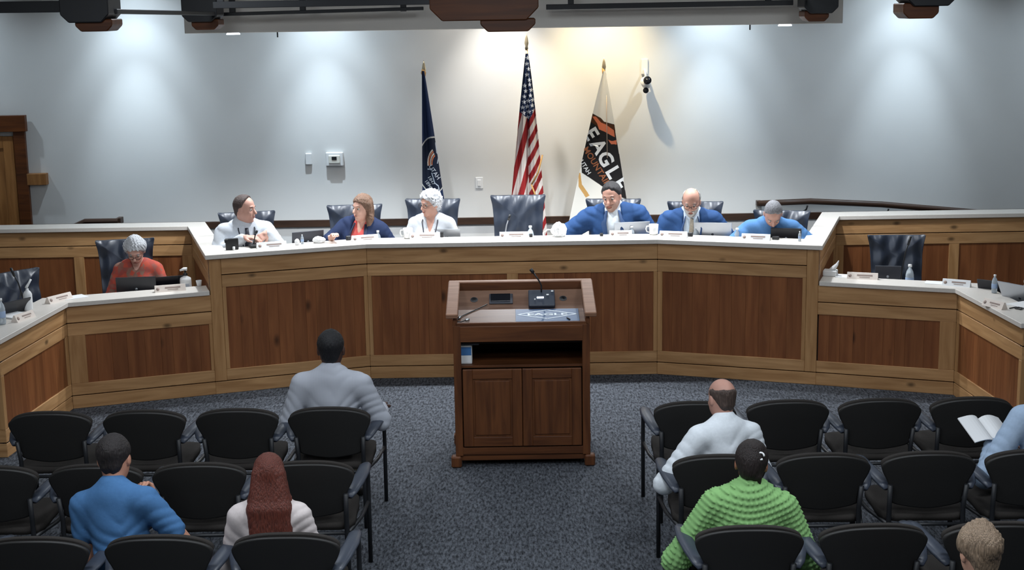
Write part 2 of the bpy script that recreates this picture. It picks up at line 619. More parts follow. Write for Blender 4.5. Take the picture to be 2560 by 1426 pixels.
bar('light_track', (-2.44, 12.55, 3.262), (-0.72, 12.55, 3.285), 0.03, 0.05, M_BLACKM, 'black ceiling track left of the centre pendant', (0.05, 0.4, 0.9))
bar('light_track', (0.33, 12.55, 3.280), (2.44, 12.55, 3.285), 0.045, 0.06, M_BLACKM, 'black ceiling track right of the centre pendant', (0.1, 0.9))
bar('tie_rod', (-2.45, 9.15, 3.30), (-2.41, 12.0, 3.27), 0.03, 0.03, M_BLACKM, 'thin black rod joining the two left truss ends', ())
bar('tie_rod', (2.46, 9.15, 3.32), (2.44, 12.0, 3.32), 0.03, 0.03, M_BLACKM, 'thin black rod joining the two right truss ends', ())
bar('ceiling_beam', (-2.75, 9.15, 3.335), (-4.6, 9.15, 3.34), 0.07, 0.12, M_BLACKM, 'dark beam running left from the upper left truss end', ())
bar('screen_housing', (-2.2, 11.0, 3.335), (-0.5, 11.0, 3.34), 0.05, 0.10, M_BLACKM, 'long dark screen housing at the top left of centre', (0.03, 0.97))
# recessed wall washers (the lamp bodies in the ceiling slot)
for i, x in enumerate((-3.88, -1.93, -0.06, 0.95, 2.13, 4.14)):
    tag(lathe('wall_washer', [(0.07, 0.0), (0.07, 0.055), (0.06, 0.058)], M_BLACKM, None, (x, 14.50, 3.84)),
        ['recessed washer above the left end of the back wall', 'recessed washer above the thermostat',
         'recessed washer left of the striped flag top', 'warm recessed washer between the right flags',
         'recessed washer right of the wall camera', 'recessed washer above the right end of the back wall'][i],
        'lamp', 'wall washers')


# ================================================================== the dais
T = 0.03


def segment(par, A, B, top, panels, posts=(), z0=0.0, base=True):
    """timber front between floor points A and B (left to right seen from the public): base board, rails, stiles,
    a panel of upright boards between the stiles; panels = list of (from, to) along the run"""
    po = par.location
    A, B = Vector((A[0], A[1], 0)), Vector((B[0], B[1], 0))
    d = B - A
    L = d.length
    ang = math.atan2(d.y, d.x)
    nrm = Vector((-math.sin(ang), math.cos(ang), 0))   # away from the public

    def put(name, x0, x1, za, zb, m, depth=0.0, th=T, bev=0.003):
        c = A + d.normalized() * ((x0 + x1) / 2) + nrm * (depth + th / 2)
        c.z = (za + zb) / 2
        return box(name, (x1 - x0, th, zb - za), c - po, m, par, (0, 0, ang), bev)

    put('carcass', 0.0, L, z0, top, M_GAP, 0.022, 0.03, 0)
    zb = z0
    if base:
        put('base_board', 0, L, z0, z0 + 0.108, W_RAIL)
        zb = z0 + 0.116
    xa, xb = 0.0, L
    for (p0, p1) in posts:
        put('post', p0, p1, zb, top, W_STILE, -0.004, T + 0.004)
        if p0 < 0.01:
            xa = p1 + 0.002
        else:
            xb = p0 - 0.002
    put('fascia_board', xa, xb, top - 0.142, top, W_RAIL)
    put('top_rail', xa, xb, top - 0.255, top - 0.150, W_RAIL)
    put('bottom_rail', xa, xb, zb, zb + 0.10, W_RAIL)
    zl, zh = zb + 0.10, top - 0.255
    edges = [xa] + [v for p in panels for v in p] + [xb]
    for i in range(0, len(edges), 2):
        if edges[i + 1] - edges[i] > 0.015:
            put('stile', edges[i], edges[i + 1], zl, zh, W_STILE)
    for (p0, p1) in panels:
        n = max(1, round((p1 - p0) / 0.115))
        ws = [random.uniform(0.7, 1.3) for _ in range(n)]
        s = sum(ws)
        x = p0
        for wv in ws:
            wd = wv / s * (p1 - p0)
            put('board', x + 0.0004, x + wd - 0.0004, zl, zh, W_BOARD, 0.010, 0.013, 0.0008)
            x += wd


PL = [(-2.60, 12.18), (-1.29, 12.64), (1.30, 12.64), (2.64, 12.18)]
ZT, ZL = 1.20, 0.885
dais = thing('council_dais', 'long raised knotty-wood council dais with bright ledge behind the lectern', 'dais', (0, 12.64, 0))
for i, (A, B) in enumerate(zip(PL[:-1], PL[1:])):
    Ln = math.hypot(B[0] - A[0], B[1] - A[1])
    if i == 0:
        segment(dais, A, B, ZT, [(0.135, Ln - 0.035)], [(0.0, 0.10)])
    elif i == 1:
        segment(dais, A, B, ZT, [(0.035, Ln / 2 - 0.05), (Ln / 2 + 0.05, Ln - 0.035)])
    else:
        segment(dais, A, B, ZT, [(0.045, Ln - 0.135)], [(Ln - 0.10, Ln)])
for (x, y) in PL[1:3]:
    box('leak_filler', (0.10, 0.05, ZT), (x, y + 0.052 - 12.64, ZT / 2), M_GAP, dais, bev=0)  # dark block added behind each bend to stop light leaking through the seam
# side returns of the dais, running back from the end posts
RL, RR = (-3.12, 13.88), (3.17, 13.88)
def back_of(P, Q, dist):
    v = (Vector(Q) - Vector(P)).normalized() * dist
    return (P[0] + v.x, P[1] + v.y)


segment(dais, RL, back_of(PL[0], RL, 0.034), ZT, [(0.1, 1.60)])
segment(dais, back_of(PL[3], RR, 0.034), RR, ZT, [(0.1, 1.60)])
# inner desk surface, lower than the ledge
def offset(poly, dist):
    out = []
    n = len(poly)
    for i in range(n):
        p = Vector(poly[i])
        a = (Vector(poly[i]) - Vector(poly[i - 1])).normalized() if i > 0 else None
        b = (Vector(poly[i + 1]) - Vector(poly[i])).normalized() if i < n - 1 else None
        if a is None:
            nn = Vector((-b.y, b.x)); k = 1
        elif b is None:
            nn = Vector((-a.y, a.x)); k = 1
        else:
            na, nb = Vector((-a.y, a.x)), Vector((-b.y, b.x))
            nn = (na + nb).normalized(); k = 1 / nn.dot(na)
        q = p + nn * dist * k
        out.append((q.x, q.y))
    return out


def rel(poly, o):
    return [(p[0] - o[0], p[1] - o[1]) for p in poly]


PLs = [back_of(PL[0], PL[1], 0.06), PL[1], PL[2], back_of(PL[3], PL[2], 0.06)]
d1, d2 = offset(PLs, 0.30), offset(PLs, 0.72)
prism('desk_top', rel(d1 + d2[::-1], (0, 12.64)), 1.09, 1.12, M_TOP, dais, bev=0.002)
pf = offset(PL, 0.06)
struct(prism('floor_platform', pf + [(3.10, 13.9), (3.10, YW), (-3.10, YW), (-3.10, 13.9)], 0.0, 0.38, bpy.data.materials['carpet']))
# the continuous pale ledge: front, both side returns and both rear runs
fr = offset(PL, -0.03)
inn = offset(PL, 0.30)
un = Vector((RL[0] - PL[0][0], RL[1] - PL[0][1])).normalized()
ul = Vector((un.y, -un.x))   # towards the middle, left return
ur_ = Vector((RR[0] - PL[3][0], RR[1] - PL[3][1])).normalized()
ur = Vector((-ur_.y, ur_.x))


def isect(p, d, q, e):
    p, d, q, e = Vector(p), Vector(d), Vector(q), Vector(e)
    t = ((q - p).x * e.y - (q - p).y * e.x) / (d.x * e.y - d.y * e.x)
    r = p + d * t
    return (r.x, r.y)


AW = 0.16
lp, rp_ = Vector(PL[0]) + ul * AW, Vector(PL[3]) + ur * AW
lo, ro = Vector(PL[0]) - ul * 0.03, Vector(PL[3]) - ur * 0.03
YR0, YR1 = 13.85, 14.13
outer = [(-XW, YR0), isect(lo, un, (0, YR0), (1, 0)), isect(lo, un, fr[0], Vector(fr[1]) - Vector(fr[0])), fr[1], fr[2],
         isect(ro, ur_, fr[3], Vector(fr[2]) - Vector(fr[3])), isect(ro, ur_, (0, YR0), (1, 0)), (XW, YR0)]
inner = [(XW, YR1), isect(rp_, ur_, (0, YR1), (1, 0)), isect(rp_, ur_, inn[3], Vector(inn[2]) - Vector(inn[3])), inn[2], inn[1],
         isect(lp, un, inn[0], Vector(inn[1]) - Vector(inn[0])), isect(lp, un, (0, YR1), (1, 0)), (-XW, YR1)]
tag(prism('upper_ledge', rel(outer + inner, (0, 12.6)), 0.0, 0.04, M_TOP, None, (0, 12.6, ZT), bev=0.003),
    'continuous pale solid-surface ledge capping the upper dais and rear partitions', 'worktop')

LOWL = [(-3.83, 10.45), (-3.73, 11.78), PL[0]]
LOWR = [PL[3], (3.72, 11.78), (3.80, 10.45)]
for side, pts, lab in ((-1, LOWL, 'left'), (1, LOWR, 'right')):
    lw = thing('lower_desk', 'lower knotty-wood staff desk on the %s of the raised dais' % lab, 'desk', (side * 3.3, 11.9, 0))
    if side < 0:
        wing, frontp = (pts[0], pts[1]), (pts[1], pts[2])
        outp = ((-XW, 10.45), pts[0])
        pn = [(0.14, 1.17)]
    else:
        frontp, wing = (pts[0], pts[1]), (pts[1], pts[2])
        outp = (pts[2], (XW, 10.45))
        pn = [(0.01, 1.02)]
    segment(lw, frontp[0], frontp[1], ZL, pn)
    segment(lw, wing[0], wing[1], ZL, [(0.05, 1.28)])
    segment(lw, outp[0], outp[1], ZL, [(0.10, 1.6), (1.7, 3.25)])
    for (x, y), (fx, fy) in (((pts[1]), (-side * -0.03, 0.045)), ((pts[0] if side < 0 else pts[2]), (side * 0.05, 0.05))):
        box('leak_filler', (0.05, 0.05, ZL), (x + fx - side * 3.3, y + fy - 11.9, ZL / 2), M_GAP, lw, bev=0)  # hidden dark block added to keep light from leaking through the desk corner
    op = [outp[0]] + pts if side < 0 else pts + [outp[1]]
    a, b = offset(op, -0.03), offset(op, 0.27)
    if side < 0:
        a[-1] = (PL[0][0] - 0.005, a[-1][1] + 0.015)
    else:
        a[0] = (PL[3][0] + 0.005, a[0][1] + 0.015)
    tag(prism('lower_ledge', rel(a + b[::-1], (side * 3.3, 11.9)), 0, 0.038, M_TOP, None, (side * 3.3, 11.9, ZL), bev=0.003),
        'pale ledge on top of the lower %s desk' % lab, 'worktop')
    c, e = offset(op, 0.27), offset(op, 0.75)
    prism('desk_top', rel(c + e[::-1], (side * 3.3, 11.9)), 0.77, 0.80, M_TOP, lw, bev=0.002)
    rp = thing('rear_partition', 'tall knotty-wood partition behind the lower %s seats' % lab, 'partition', (side * 5.2, 13.9, 0))
    if side < 0:
        segment(rp, (-XW, 13.88), RL, ZT, [(0.2, 1.5), (1.6, 2.92), (3.02, 3.98)])
    else:
        segment(rp, RR, (XW, 13.88), ZT, [(0.08, 1.11), (1.21, 2.5), (2.6, 3.9)])


# ================================================================== lectern
pod = thing('lectern', 'wide dark wooden lectern with two cupboard doors and sloped control desk', 'lectern', (0.062, 10.06, 0))
PW, PD = 0.98, 0.56
for s in (-1, 1):
    # side panels with a sloping top edge (profile in y/z, extruded along x)
    prof = [(0.0, 0.06), (PD, 0.06), (PD, 1.21), (0.0, 1.10)]
    bm = bmesh.new()
    vs = [bm.verts.new((-0.016, p[0], p[1])) for p in prof]
    f = bm.faces.new(vs)
    r = bmesh.ops.extrude_face_region(bm, geom=[f])
    for g in r['geom']:
        if isinstance(g, bmesh.types.BMVert):
            g.co.x = 0.016
    bmesh.ops.recalc_face_normals(bm, faces=bm.faces[:])
    bmesh.ops.bevel(bm, geom=bm.edges[:], offset=0.004, segments=1, affect='EDGES')
    from_bm('side_panel', bm, W_POD, pod, (s * (PW / 2 - 0.016), 0, 0))
    box('front_stile', (0.055, 0.022, 0.97), (s * (PW / 2 - 0.028), -0.008, 0.57), W_POD, pod)
    box('corner_foot', (0.075, 0.075, 0.085), (s * (PW / 2 - 0.005), 0.0, 0.0425), W_POD, pod, bev=0.01)
    box('corner_foot', (0.075, 0.075, 0.085), (s * (PW / 2 - 0.005), PD, 0.0425), W_POD, pod, bev=0.01)
box('back_panel', (PW - 0.06, 0.02, 1.10), (0, PD - 0.01, 0.63), W_POD, pod)
box('base', (PW - 0.03, PD, 0.06), (0, PD / 2, 0.075), W_PODX, pod)
box('plinth_rail', (PW - 0.10, 0.02, 0.055), (0, -0.006, 0.12), W_PODX, pod)
box('shelf', (PW - 0.064, PD - 0.03, 0.02), (0, PD / 2, 0.745), W_PODX, pod)
box('shelf_back', (PW - 0.064, 0.012, 0.28), (0, PD - 0.04, 0.83), M_GAP, pod)
box('drawer_front', (PW - 0.10, 0.025, 0.115), (0, -0.008, 0.992), W_PODX, pod)
box('shelf_top', (PW - 0.064, PD - 0.03, 0.02), (0, PD / 2, 0.925), M_GAP, pod)
for s in (-1, 1):
    dd = box('cupboard_door', (0.425, 0.022, 0.575), (s * 0.2145, -0.008, 0.445), W_POD, pod)
    for q in (-1, 1):
        box('door_stile', (0.07, 0.012, 0.575), (q * 0.1775, -0.014, 0), W_POD, dd, bev=0.003)
        box('door_rail', (0.285, 0.012, 0.07), (0, -0.014, q * 0.2525), W_PODX, dd, bev=0.003)
    box('raised_panel', (0.255, 0.014, 0.405), (0, -0.012, 0), W_POD, dd, bev=0.006)
# sloped writing surface and the steeper instrument panel behind it
sl = math.atan2(0.045, 0.27)
box('writing_surface', (PW - 0.06, 0.29, 0.018), (0, 0.15, 1.075), W_PODDESK, pod, rot=(sl, 0, 0))
box('front_lip', (PW - 0.05, 0.025, 0.035), (0, -0.005, 1.058), W_PODX, pod)
sp = math.atan2(0.11, 0.20)
ip = box('instrument_panel', (PW - 0.06, 0.24, 0.018), (0, 0.40, 1.145), W_PODDESK, pod, rot=(sp, 0, 0))
# raised rim: two sloping side caps and a back cap
for s in (-1, 1):
    box('rim_side', (0.085, 0.60, 0.035), (s * (PW / 2 + 0.005), 0.255, 1.193), W_PODRIM_LIT, pod, rot=(math.atan2(0.125, 0.56), 0, 0), bev=0.006)
box('rim_back', (PW + 0.095, 0.07, 0.035), (0, PD + 0.005, 1.253), W_PODRIM_LIT, pod, bev=0.006)
box('rim_front_face', (PW - 0.06, 0.015, 0.06), (0, 0.535, 1.235), W_PODX, pod)
# fittings on the instrument panel (local frame of the panel)
for x in (-0.345, 0.315):
    v = lathe('speaker_grille', [(0.028, 0.0), (0.028, 0.004), (0.0, 0.005)], mat('grille_grey', (92, 92, 94), 0.6), ip, (x, 0.01, 0.009))
    for k in range(3):
        lathe('grille_ring', [(0.007 + 0.007 * k, 0), (0.009 + 0.007 * k, 0.0015), (0.007 + 0.007 * k, 0.002)], M_BLACKP, v, (0, 0, 0.005))
tp_ = box('touch_panel', (0.175, 0.11, 0.012), (-0.145, 0.01, 0.014), M_DGREY, ip)
box('screen', (0.145, 0.085, 0.006), (-0.005, 0.008, 0.008), M_SCREEN, tp_, bev=0.001)
mb = thing('lectern_microphone', 'black gooseneck microphone with push-button base on the lectern desk', 'microphone', (0.062 + 0.155, 10.06 + 0.40, 1.168))
mb.rotation_euler = (sp, 0, 0)
box('base_unit', (0.195, 0.18, 0.035), (0, -0.03, 0.012), mat('mic_base', (44, 52, 66), 0.35), mb, bev=0.006)
for x, y, sx in ((-0.01, -0.035, 0.05), (0.045, -0.005, 0.018), (-0.05, -0.055, 0.01), (0.08, 0.035, 0.018)):
    box('button', (sx, 0.012, 0.006), (x, y, 0.032), M_LAMP if sx > 0.03 else M_WHITEP, mb, bev=0.001)
tube('gooseneck', [(0.0, 0.03, 0.02), (0.0, 0.045, 0.08), (-0.02, 0.06, 0.12), (-0.06, 0.09, 0.17)], 0.006, M_BLACKP, mb)
tube('mic_head', [(-0.058, 0.088, 0.168), (-0.078, 0.104, 0.19)], 0.013, M_BLACKP, mb)

# printed placard lying on the writing surface: EAGLE in a diamond outline
pl = thing('placard', 'blue placard reading EAGLE inside a diamond outline, lying on the lectern', 'placard',
           (0.062 + 0.19, 10.06 + 0.15, 1.0885))
pl.rotation_euler = (sl, 0, 0)
box('sheet', (0.46, 0.24, 0.004), (0, 0, 0), mat('placard_blue', (84, 106, 136), 0.5), pl, bev=0.001)
M_PW = mat('placard_white', (226, 234, 240), 0.5)
dm = [(-0.215, 0.01), (0.0, 0.095), (0.215, 0.01), (0.0, -0.075)]
for i in range(4):
    a, b = Vector(dm[i]), Vector(dm[(i + 1) % 4])
    v = b - a
    box('outline_bar', (v.length + 0.006, 0.009, 0.002), ((a.x + b.x) / 2, (a.y + b.y) / 2, 0.003), M_PW, pl,
        rot=(0, 0, math.atan2(v.y, v.x)), bev=0)
me = text_mesh('EAGLE', 0.075, 0.002)
o = link('lettering', me, M_PW, pl, (0, 0.008, 0.0035))
o.scale = (1.35, 0.75, 1)
tube('pen', [(0.14, -0.075, 0.008), (0.16, -0.11, 0.008)], 0.005, M_BLACKP, pl)
# cable and eyeglasses at the left of the writing surface
cb = tag(tube('desk_cable', [(-0.185, 10.40, 1.136), (-0.235, 10.37, 1.118), (-0.29, 10.31, 1.106), (-0.36, 10.22, 1.093), (-0.40, 10.14, 1.080), (-0.41, 10.11, 1.076)], 0.004, M_BLACKP),
         'thin black cable running from the lectern touch panel', 'cable')
gl = thing('plug_adapter', 'small silver plug ends at the left of the lectern desk', 'adapter', (-0.37, 10.13, 1.071))
lathe('plug', [(0.0, 0), (0.011, 0.003), (0.011, 0.03), (0, 0.033)], mat('chrome', (190, 195, 200), 0.15, 0.9), gl, (0.03, -0.02, 0.012), rot=(0, R(90), 0.4))
lathe('plug', [(0.0, 0), (0.010, 0.003), (0.010, 0.024), (0, 0.026)], mat('chrome', (190, 195, 200)), gl, (-0.02, 0.03, 0.012), rot=(0, R(60), 0.9))
tube('cord', [(0.03, -0.02, 0.01), (0.0, -0.05, 0.006), (-0.04, -0.04, 0.006), (-0.05, 0.0, 0.006), (-0.02, 0.03, 0.01)], 0.004, M_BLACKP, gl)
# box on the lectern shelf
bx = thing('tissue_box', 'blue and white carton on the left of the lectern shelf', 'carton', (-0.352, 10.11, 0.7555))
box('carton', (0.11, 0.16, 0.135), (0, 0.09, 0.068), M_WHITEP, bx)
box('blue_label', (0.10, 0.003, 0.06), (0, 0.0085, 0.095), mat('label_blue', (60, 110, 165), 0.5), bx, bev=0)
box('white_label', (0.10, 0.003, 0.05), (0, 0.0085, 0.035), M_PAPER, bx, bev=0)
tag(box('folded_cloth', (0.15, 0.10, 0.012), (-0.325, 10.19, 0.898), mat('grey_cloth', (120, 126, 134), 0.9), rot=(0.05, 0.03, 0.1)),
    'folded grey papers on top of the carton in the lectern', 'papers')


# ================================================================== public chairs
def chair_warp(v):
    v = v.copy()
    x = v[:, 0]
    z = v[:, 2]
    v[:, 1] += 0.55 * x * x - 0.20 * (z - 0.50) + 0.0
    return v


def make_chair():
    t = thing('guest_chair', 'x', 'chair')
    half = [(0.0, 0.838), (0.10, 0.833), (0.18, 0.816), (0.236, 0.790), (0.262, 0.757), (0.252, 0.712), (0.229, 0.665), (0.209, 0.61),
            (0.198, 0.555), (0.192, 0.522), (0.11, 0.503)]
    ol = spline(half + [(0.0, 0.492)] + [(-x, z) for x, z in half[:0:-1]], 3)
    pillow('back_shell', ol, 0.008, 0.016, M_SHELL, t, warp=chair_warp, edge=0.75)
    ol2 = ol.copy()
    c = np.array([0, 0.66])
    ol2 = c + (ol2 - c) * np.array([0.985, 1.02]) + np.array([0, 0.006])
    def cw(v):
        v = chair_warp(v)
        v[:, 1] += 0.030
        return v
    pillow('back_cushion', ol2, 0.030, 0.016, M_FAB, t, warp=cw, edge=0.55)
    seat = spline([(-0.225, 0.03), (0.0, 0.015), (0.225, 0.03), (0.245, 0.25), (0.24, 0.45), (0.19, 0.515), (0, 0.53), (-0.19, 0.515),
                   (-0.24, 0.45), (-0.245, 0.25)], 3)
    pillow('seat_cushion', seat, 0.04, 0.03, M_FAB, t, (0, 0, 0.425), plane='xy', edge=0.6)
    for s in (-1, 1):
        tube('rear_leg', [(s * 0.214, -0.03, 0.64), (s * 0.208, 0.0, 0.50), (s * 0.210, 0.0, 0.30), (s * 0.212, -0.005, 0.0)], 0.0145, M_BLACKM, t)
        tube('front_leg', [(s * 0.288, 0.47, 0.645), (s * 0.292, 0.495, 0.60), (s * 0.292, 0.50, 0.40), (s * 0.290, 0.505, 0.0)], 0.0135, M_BLACKM, t)
        a = tube('armrest', [(s * 0.225, -0.015, 0.615), (s * 0.238, 0.02, 0.635), (s * 0.262, 0.12, 0.655), (s * 0.284, 0.26, 0.668),
                             (s * 0.288, 0.40, 0.668), (s * 0.286, 0.475, 0.655)],
                 [0.026, 0.040, 0.044, 0.042, 0.036, 0.022], M_ARM, t, seg=12, flat=0.42)
        tube('side_rail', [(s * 0.222, 0.0, 0.40), (s * 0.27, 0.25, 0.395), (s * 0.290, 0.50, 0.40)], 0.012, M_BLACKM, t)
    tube('cross_bar', [(-0.222, 0.0, 0.39), (0.222, 0.0, 0.39)], 0.011, M_BLACKM, t)
    return t


ch0 = make_chair()
used = False
XS = {1: [-2.95, -2.35, -1.76, -1.175, 1.15, 1.74, 2.325, 2.91], 2: [-2.94, -2.35, -1.77, -1.165, 1.145, 1.73, 2.32, 2.905],
      3: [-2.33, -1.73, -1.115, 1.13, 1.73, 2.33], 4: [1.95]}
YRW = {1: 8.84, 2: 7.74, 3: 6.62, 4: 5.52}
seatword = {-2.95: 'outermost', -2.35: 'second from the outside', -1.76: 'second from the aisle', -1.175: 'by the aisle'}
rowname = {1: 'front', 2: 'middle', 3: 'rear'}
for row in (1, 2, 3, 4):
    for i, x in enumerate(XS[row]):
        c = ch0 if not used else copy_tree(ch0)
        used = True
        c.location = (x, YRW[row], 0)
        c.rotation_euler = (0, 0, R(random.uniform(-1.2, 1.2)))
        c.scale = (1, 1, 0.968)
        side = 'left' if x < 0 else 'right'
        k = min(range(4), key=lambda q: abs((2.93, 2.34, 1.745, 1.155)[q] - abs(x)))
        pos = ('outermost', 'third from the aisle', 'second from the aisle', 'beside the aisle')[k]
        occ = {(1, -1.175): ', under striped shirt', (2, 1.145): ', under the balding man',
               (2, 2.905): ', under the man with book', (3, -1.73): ', under the blue polo',
               (3, -1.115): ', under the red-haired woman', (3, 1.13): ', under the green sweater', (4, 1.95): ''}.get((row, x), '')
        c['label'] = ('black guest chair, %s row %s, %s%s' % (rowname[row], side, pos, occ)) if row < 4 else \
            'black guest chair under the grey-brown haired person at lower right'
        c['group'] = 'guest chairs in rows facing the dais'


# ================================================================== executive chairs
def make_exec():
    t = thing('executive_chair', 'x', 'chair')
    half = [(0.0, 1.156), (0.12, 1.157), (0.20, 1.160), (0.236, 1.165), (0.252, 1.160), (0.247, 1.125), (0.236, 1.07), (0.228, 0.98), (0.222, 0.85), (0.218, 0.70), (0.205, 0.58), (0.1, 0.54)]
    ol = spline(half + [(0.0, 0.535)] + [(-x, z) for x, z in half[:0:-1]], 4)

    def wp(v):
        v = v.copy()
        x, z = v[:, 0], v[:, 2]
        top = np.clip((1.15 - z) / 0.5, 0, 1)
        v[:, 1] += -0.30 + 0.9 * x * x - 0.16 * (z - 0.6)
        front = v[:, 1] > (-0.30 + 0.9 * x * x - 0.16 * (z - 0.6))
        crease = 0.010 * np.cos(x / 0.24 * math.pi * 3.5) * np.clip((z - 0.6) / 0.3, 0, 1) + 0.006 * np.sin(z * 30 + 6 * np.sin(x * 9))
        v[:, 1] += np.where(front, crease, -0.3 * crease)
        return v
    pillow('backrest', ol, 0.055, 0.05, M_LEATHER, t, warp=wp, rings=12, edge=0.3)
    seat = spline([(-0.24, -0.22), (0, -0.24), (0.24, -0.22), (0.265, 0.05), (0.24, 0.24), (0, 0.27), (-0.24, 0.24), (-0.265, 0.05)], 4)
    pillow('seat', seat, 0.055, 0.04, M_LEATHER, t, (0, 0, 0.44), plane='xy', edge=0.55)
    for s in (-1, 1):
        tube('armrest', [(s * 0.27, -0.20, 0.62), (s * 0.285, -0.05, 0.645), (s * 0.285, 0.15, 0.64), (s * 0.28, 0.20, 0.60), (s * 0.27, 0.18, 0.46)],
             [0.022, 0.03, 0.03, 0.026, 0.02], M_BLACKP, t, flat=0.7)
    tube('gas_column', [(0, 0, 0.08), (0, 0, 0.41)], 0.03, M_BLACKM, t)
    for k in range(5):
        a = 2 * math.pi * k / 5 + 0.3
        tube('base_arm', [(0, 0, 0.10), (0.26 * math.cos(a), 0.26 * math.sin(a), 0.065)], [0.028, 0.016], M_BLACKP, t)
        lathe('caster', [(0.0, -0.018), (0.026, -0.016), (0.026, 0.016), (0, 0.018)], M_BLACKP, t,
              (0.27 * math.cos(a), 0.27 * math.sin(a), 0.027), rot=(R(90), 0, a), seg=12)
    return t


ex0 = make_exec()
EX = [(-2.37, 12.92, 0.38, 180 + 14, 0.925, 'dark blue leather chair behind the man in white shirt and tie'),
      (-1.45, 13.2, 0.38, 180 + 5, 0.935, 'dark blue leather chair behind the woman in the coral top'),
      (-0.765, 13.28, 0.38, 180 - 4, 0.965, 'dark blue leather chair behind the curly grey-haired woman in white'),
      (0.07, 13.28, 0.38, 180, 0.985, 'empty dark blue leather chair in front of the striped flag'),
      (0.94, 13.25, 0.38, 180 - 6, 0.945, 'dark blue leather chair behind the bearded man in the blue suit'),
      (1.70, 13.1, 0.38, 180 - 6, 0.93, 'dark blue leather chair behind the bald man in suit and tie'),
      (2.44, 12.95, 0.38, 180 - 14, 0.865, 'dark blue leather chair behind the man bending over in a blue shirt'),
      (-3.46, 12.72, 0.12, 180 + 14, 0.97, 'dark leather chair behind the woman in the orange top'),
      (-4.15, 12.35, 0.12, 233, 0.80, 'empty dark chair turned away beside the left wing of the lower desk'),
      (3.53, 12.76, 0.12, 180 - 3, 0.90, 'empty dark leather chair at the lower right desk')]
for i, (x, y, z, a, s, lab) in enumerate(EX):
    c = ex0 if i == 0 else copy_tree(ex0)
    c.location = (x, y, z)
    c.rotation_euler = (0, 0, R(a))
    c.scale = (1.04, 1, s)
    c['label'] = lab
    c['group'] = 'leather executive chairs behind the desks'


# ================================================================== flags
def flag_mesh(name, f, nu, nv, colfn, m, parent):
    """f(u,v) -> local xyz for arrays u (across), v (down); colfn(x,z) -> rgb arrays"""
    u, v = np.meshgrid(np.linspace(0, 1, nu), np.linspace(0, 1, nv))
    P = f(u.ravel(), v.ravel())
    me = bpy.data.meshes.new(name)
    idx = np.arange(nu * nv).reshape(nv, nu)
    q = np.stack([idx[:-1, :-1], idx[1:, :-1], idx[1:, 1:], idx[:-1, 1:]], -1).reshape(-1, 4)
    set_mesh(me, P, q)
    a = me.color_attributes.new('print', 'FLOAT_COLOR', 'POINT')
    c = colfn(P[:, 0], P[:, 2], u.ravel(), v.ravel())
    a.data.foreach_set('color', np.concatenate([c, np.ones((len(c), 1))], 1).astype(np.float32).ravel())
    o = link(name, me, m, parent, smooth=True)
    return o


def set_mesh(me, P, q):
    k = q.shape[1]
    me.vertices.add(len(P))
    me.vertices.foreach_set('co', np.ascontiguousarray(P, dtype=np.float32).ravel())
    me.loops.add(q.size)
    me.loops.foreach_set('vertex_index', np.ascontiguousarray(q, dtype=np.int32).ravel())
    me.polygons.add(len(q))
    me.polygons.foreach_set('loop_start', np.arange(0, q.size, k, dtype=np.int32))
    me.polygons.foreach_set('loop_total', np.full(len(q), k, dtype=np.int32))
    me.polygons.foreach_set('use_smooth', np.ones(len(q), dtype=bool))
    me.update(calc_edges=True)
    me.validate()


M_FLAG = attr_mat('flag_cloth')
M_GOLD = mat('gold_metal', (206, 190, 160), 0.25, 0.7)
M_CORD = mat('gold_cord', (176, 132, 70), 0.6)


def flag_stand(lab, x, y, ztop, lean=0.0):
    t = thing('flag', lab, 'flag', (x, y, 0.38))
    h = ztop - 0.38
    lathe('stand_base', [(0.0, 0), (0.14, 0.0), (0.14, 0.02), (0.05, 0.05), (0.022, 0.12), (0.0, 0.12)], M_GOLD, t)
    tube('pole', [(0, 0, 0.02), (lean * h, 0, h - 0.16)], 0.013, mat('pole_wood', (190, 160, 120), 0.4), t)
    lathe('finial', [(0.0, 0.0), (0.018, 0.005), (0.014, 0.03), (0.022, 0.06), (0.014, 0.11), (0.0, 0.16)], M_GOLD, t, (lean * h, 0, h - 0.17))
    return t, h


def lin3(*c):
    return np.array(lin(*c)[:3])


# striped national flag
US, h = flag_stand('red and white striped flag with stars on blue, on a pole behind the empty chair', 0.185, 14.78, 3.03)
Z0 = 0.38


def us_f(u, v):
    z = 2.82 - v * 2.0
    t = np.clip((2.82 - z) / 1.45, 0, 1.25)
    xl = -0.012 - 0.165 * t ** 0.92
    xr = 0.012 + 0.145 * t ** 0.80
    x = xl + (xr - xl) * u
    am = 0.004 + 0.045 * np.clip(t, 0, 1)
    y = -0.10 - am * np.cos(2 * np.pi * 2.5 * u + 0.6) - 0.3 * am * np.cos(2 * np.pi * 6 * u + 3 * v) - 0.05 * np.exp(-((u - 0.52) / 0.04) ** 2) * -0.35 * t
    return np.stack([x, y, z - Z0], 1)


def star_mask(x, z, cx, cz, r):
    dx, dz = x - cx, z - cz
    a = np.arctan2(dx, dz)
    rad = np.hypot(dx, dz)
    k = np.mod(a, 2 * np.pi / 5) - np.pi / 5
    edge = r * 0.5 * np.cos(np.pi / 5) / np.cos(np.pi / 5 - np.abs(np.abs(k) - np.pi / 5) * 0) * 0
    lim = r * (0.42 + 0.58 * (np.abs(k) / (np.pi / 5)) ** 1.6)
    return rad < lim


